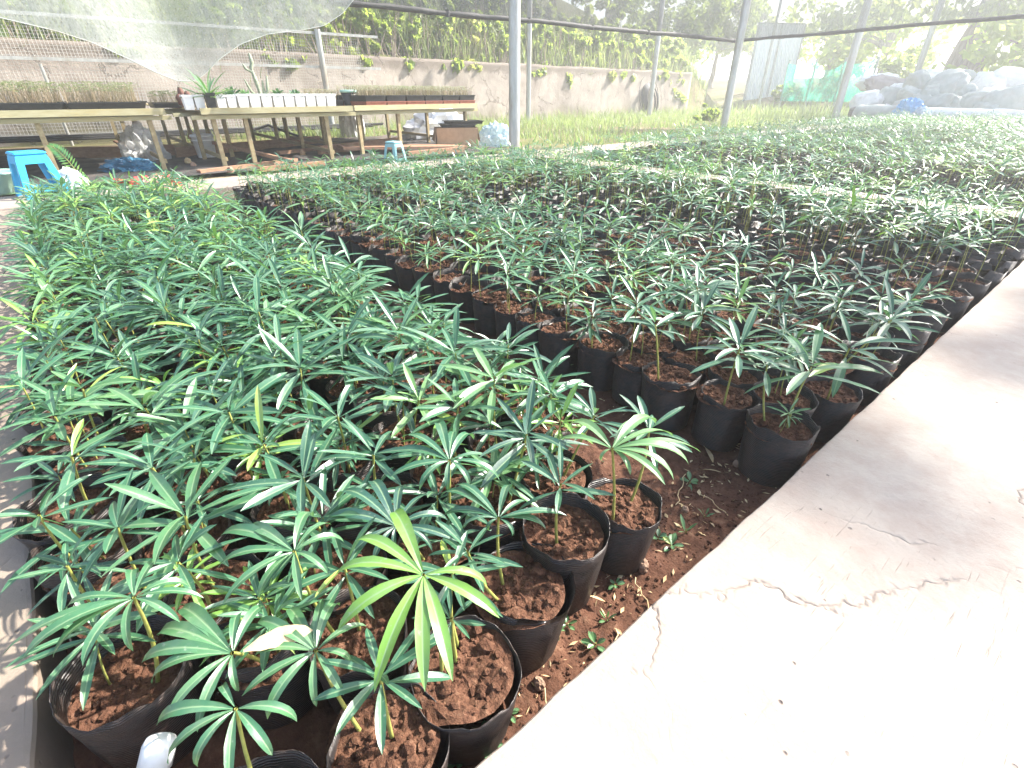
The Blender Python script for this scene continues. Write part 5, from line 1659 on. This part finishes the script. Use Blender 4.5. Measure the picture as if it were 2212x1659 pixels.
# ------------------------------------------------------------------ small things close to the camera
def pipe_end():
    o = thing('plastic_pipe', 'white plastic pipe end poking up between the front bags', 'pipe')
    a = P(350, 1590, .20); c = P(300, 1800, .10)
    b = MB(); b.tube([c, a.lerp(c, .12)], .021, 24); b.build('tube', M['whiteplastic'], o)
    d = (a - c).normalized(); b = MB()
    b.tube([a - d * .045, a - d * .043, a - d * .012, a - d * .003, a], [.0212, .0245, .0245, .021, .012], 24); b.build('cap', M['whiteplastic'], o)
pipe_end()
rr = random.Random(31)
for (px, py, s, mk, lab) in [(1388, 1222, .030, 'stone', 'brown round stone by the concrete edge'), (968, 1618, .034, 'whitestone', 'white stone chip on the soil at bottom'), (1590, 1000, .02, 'stone', 'small stone in the aisle near the concrete edge'), (1165, 1475, .022, 'stone', 'small pebble beside the front bags'), (1640, 985, .022, 'stone', 'small stone under the corner bag'), (1480, 1100, .02, 'stone', 'small stone among the aisle weeds')]:
    w = P(px, py, .006); crumple('stone', M[mk], (w.x, w.y, -.004), (s * 1.3, s, s), lab, 'stone', rr, .3, 1.6, 3)
# loose grit on the strip of soil
b = MB()
for i in range(2600):
    u = rr.uniform(-.1, 1.7); v = rr.uniform(.345, .62)
    if rr.random() < .35: u = rr.uniform(1.0, 1.45); v = rr.uniform(.35, 2.6)
    r = rr.choice([.0018, .0025, .003, .004, .006])
    v2, f2 = clod(rr, (u, v, soil_z(u, v) + r * .3), r); b.add(v2, f2)
o = b.build('soil_crumbs', M['soil']); tag(o, 'loose red soil crumbs along the concrete edge', 'soil crumbs', None, 'stuff')
def weed(px, py, s, label, kind=0, tint=.5):
    w = P(px, py, .0); o = thing('small_weed', label, 'weed', (w.x, w.y, soil_z(w.x, w.y)), rr.uniform(0, 6.28), 'weeds on the bed soil')
    V, F, lu, T = rosette(rr, s, 6 if kind == 0 else 5, tint, 5, 2, wk=.42 if kind == 0 else .18, lift=.2 if kind == 0 else .7)
    V[:, 2] += s * .25
    link(bpy.data.objects.new('leaves', quad_mesh('leaves', V, F, [M['leaf']], None, {'tint': T, 'lu': lu})), o)
    b = MB(); b.tube([(0, 0, -.004), (.003, 0, s * .25)], .0018, 5); b.build('stem', M['stem'], o)
for i, (px, py, s, kd, lab) in enumerate([(1195, 1360, .030, 0, 'small round leaved weed beside the front bags'), (1225, 1345, .026, 0, 'second round leaved weed right of its neighbour'), (1285, 1395, .030, 0, 'weed with pale leaves near the concrete edge'), (1310, 1335, .03, 1, 'narrow leaved weed by the concrete edge'), (1420, 1165, .034, 0, 'weed below the rim of the lime seedling bag'), (1480, 1150, .05, 1, 'grassy weed clump at the concrete edge'), (1450, 1180, .035, 0, 'pale weed beside the grassy clump'), (1050, 1610, .04, 0, 'weed at the bottom of the soil strip'), (1000, 1640, .03, 0, 'weed beside the white stone chip'), (1100, 1540, .02, 0, 'tiny weed left of the concrete edge'), (1490, 1040, .04, 0, 'weed on the shaded aisle soil'), (1225, 800, .09, 1, 'upright broad green weed leaf in the aisle'), (1180, 790, .05, 1, 'weed clump at the foot of the aisle bags'), (1260, 1480, .02, 0, 'tiny weed near the concrete corner'), (1330, 1260, .02, 0, 'tiny weed by the brown stone'), (1520, 1120, .03, 1, 'thin weed close to the chipped edge')]):
    weed(px, py, s, lab, kd, .45 + .1 * rr.random())
b = MB()
for i in range(420):
    u = rr.uniform(-.05, 1.6); v = rr.uniform(.36, .60)
    if rr.random() < .5: u = rr.uniform(1.0, 1.42); v = rr.uniform(.36, 3.2)
    a = rr.uniform(0, 6.28); L = rr.uniform(.006, .03); wd = L * rr.uniform(.06, .5); z = soil_z(u, v) + .003
    ca, sa = math.cos(a), math.sin(a)
    q = [(-L / 2, 0), (0, wd / 2), (L / 2, 0), (0, -wd / 2)]
    b.add([(u + x * ca - y * sa, v + x * sa + y * ca, z + rr.uniform(0, .004)) for x, y in q], [(0, 3, 2, 1)])
o = b.build('leaf_litter', M['dry']); tag(o, 'pale bits of dry litter scattered on the red soil', 'litter', None, 'stuff')
def dry_leaf(px, py, z, s, label, rz=0.):
    w = P(px, py, z); V, F, lu = leaflet(s, s * .28, .15, rz, .5, .3, 8, 2, rr, .5)
    me = quad_mesh('dry_leaf', V, F, [M['dry']]); o = link(bpy.data.objects.new('dry_leaf', me)); o.location = w
    tag(o, label, 'dry leaf', 'fallen dry leaves')
dry_leaf(520, 1408, .37, .10, 'cream dead leaf lying across the speckled front seedling', -.35)
dry_leaf(1270, 640, .30, .09, 'yellow brown withered leaf hanging in the middle bed', 1.2)
dry_leaf(1540, 1000, .012, .10, 'grey curled dry leaf on the shaded aisle soil', .8)
dry_leaf(1560, 1020, .010, .08, 'grey brown dry leaf beside the curled one', 2.2)
dry_leaf(1250, 655, .012, .10, 'brown dry leaf on the aisle soil farther back', 2.9)
dry_leaf(1310, 1300, .012, .05, 'small dry leaf by the concrete edge', 2.0)

def twig(px, py, rz, L, label):
    w = P(px, py, .008); b = MB(); pts = []
    for i in range(8):
        t = i / 7 - .5
        pts.append((t * L, .12 * L * noise.noise(Vector((t * 4, px, 1))), .006 + .010 * abs(noise.noise(Vector((t * 5, px, 6))))))
    b.tube(pts, .0016, 5); o = b.build('twig', M['dry']); o.location = (w.x, w.y, 0); o.rotation_euler = (0, 0, rz)
    tag(o, label, 'twig', 'twigs on the bed soil')
for (px, py, rz, L, lab) in [(1470, 1055, .4, .16, 'pale twig lying across the aisle near the edge'), (1540, 1085, 1.3, .12, 'short twig by the chipped concrete edge'), (1390, 1290, 1.0, .12, 'thin twig along the concrete edge beside the bags'), (1330, 1400, .7, .10, 'thin twig near the pale leaved weed'), (1180, 1530, .9, .08, 'small twig by the front bags'), (1240, 660, .2, .22, 'long pale twig in the aisle farther back')]:
    twig(px, py, rz, L, lab)
# a sparse unseen tree added out of view on the right to shade the concrete
ro_ = random.Random(12)
tree('shade_tree', 'thin unseen tree added to shade the front path', (16.3, -3.85, 0), 13.2, 1.5, .10, ro_, .35, .2, 16, 20, (-.1, .05), None, 'tree', .8)

# ------------------------------------------------------------------ scattering volume added to imitate veiling lens glare
hz = bpy.data.materials.new('glare_scatter'); hz.use_nodes = True
ht = hz.node_tree; ht.nodes.remove(ht.nodes["Principled BSDF"])
pv = ht.nodes.new('ShaderNodeVolumePrincipled')
pv.inputs['Color'].default_value = (.97, .98, 1.0, 1)
pv.inputs['Density'].default_value = GLARE_DENSITY
pv.inputs['Anisotropy'].default_value = .55
ht.links.new(pv.outputs[0], ht.nodes["Material Output"].inputs['Volume'])
b = MB(); b.box((0, 0, 8.5), (820, 820, 19)); o = b.build('glare_volume', hz); o["kind"] = 'stuff'
S.cycles.volume_bounces = 1
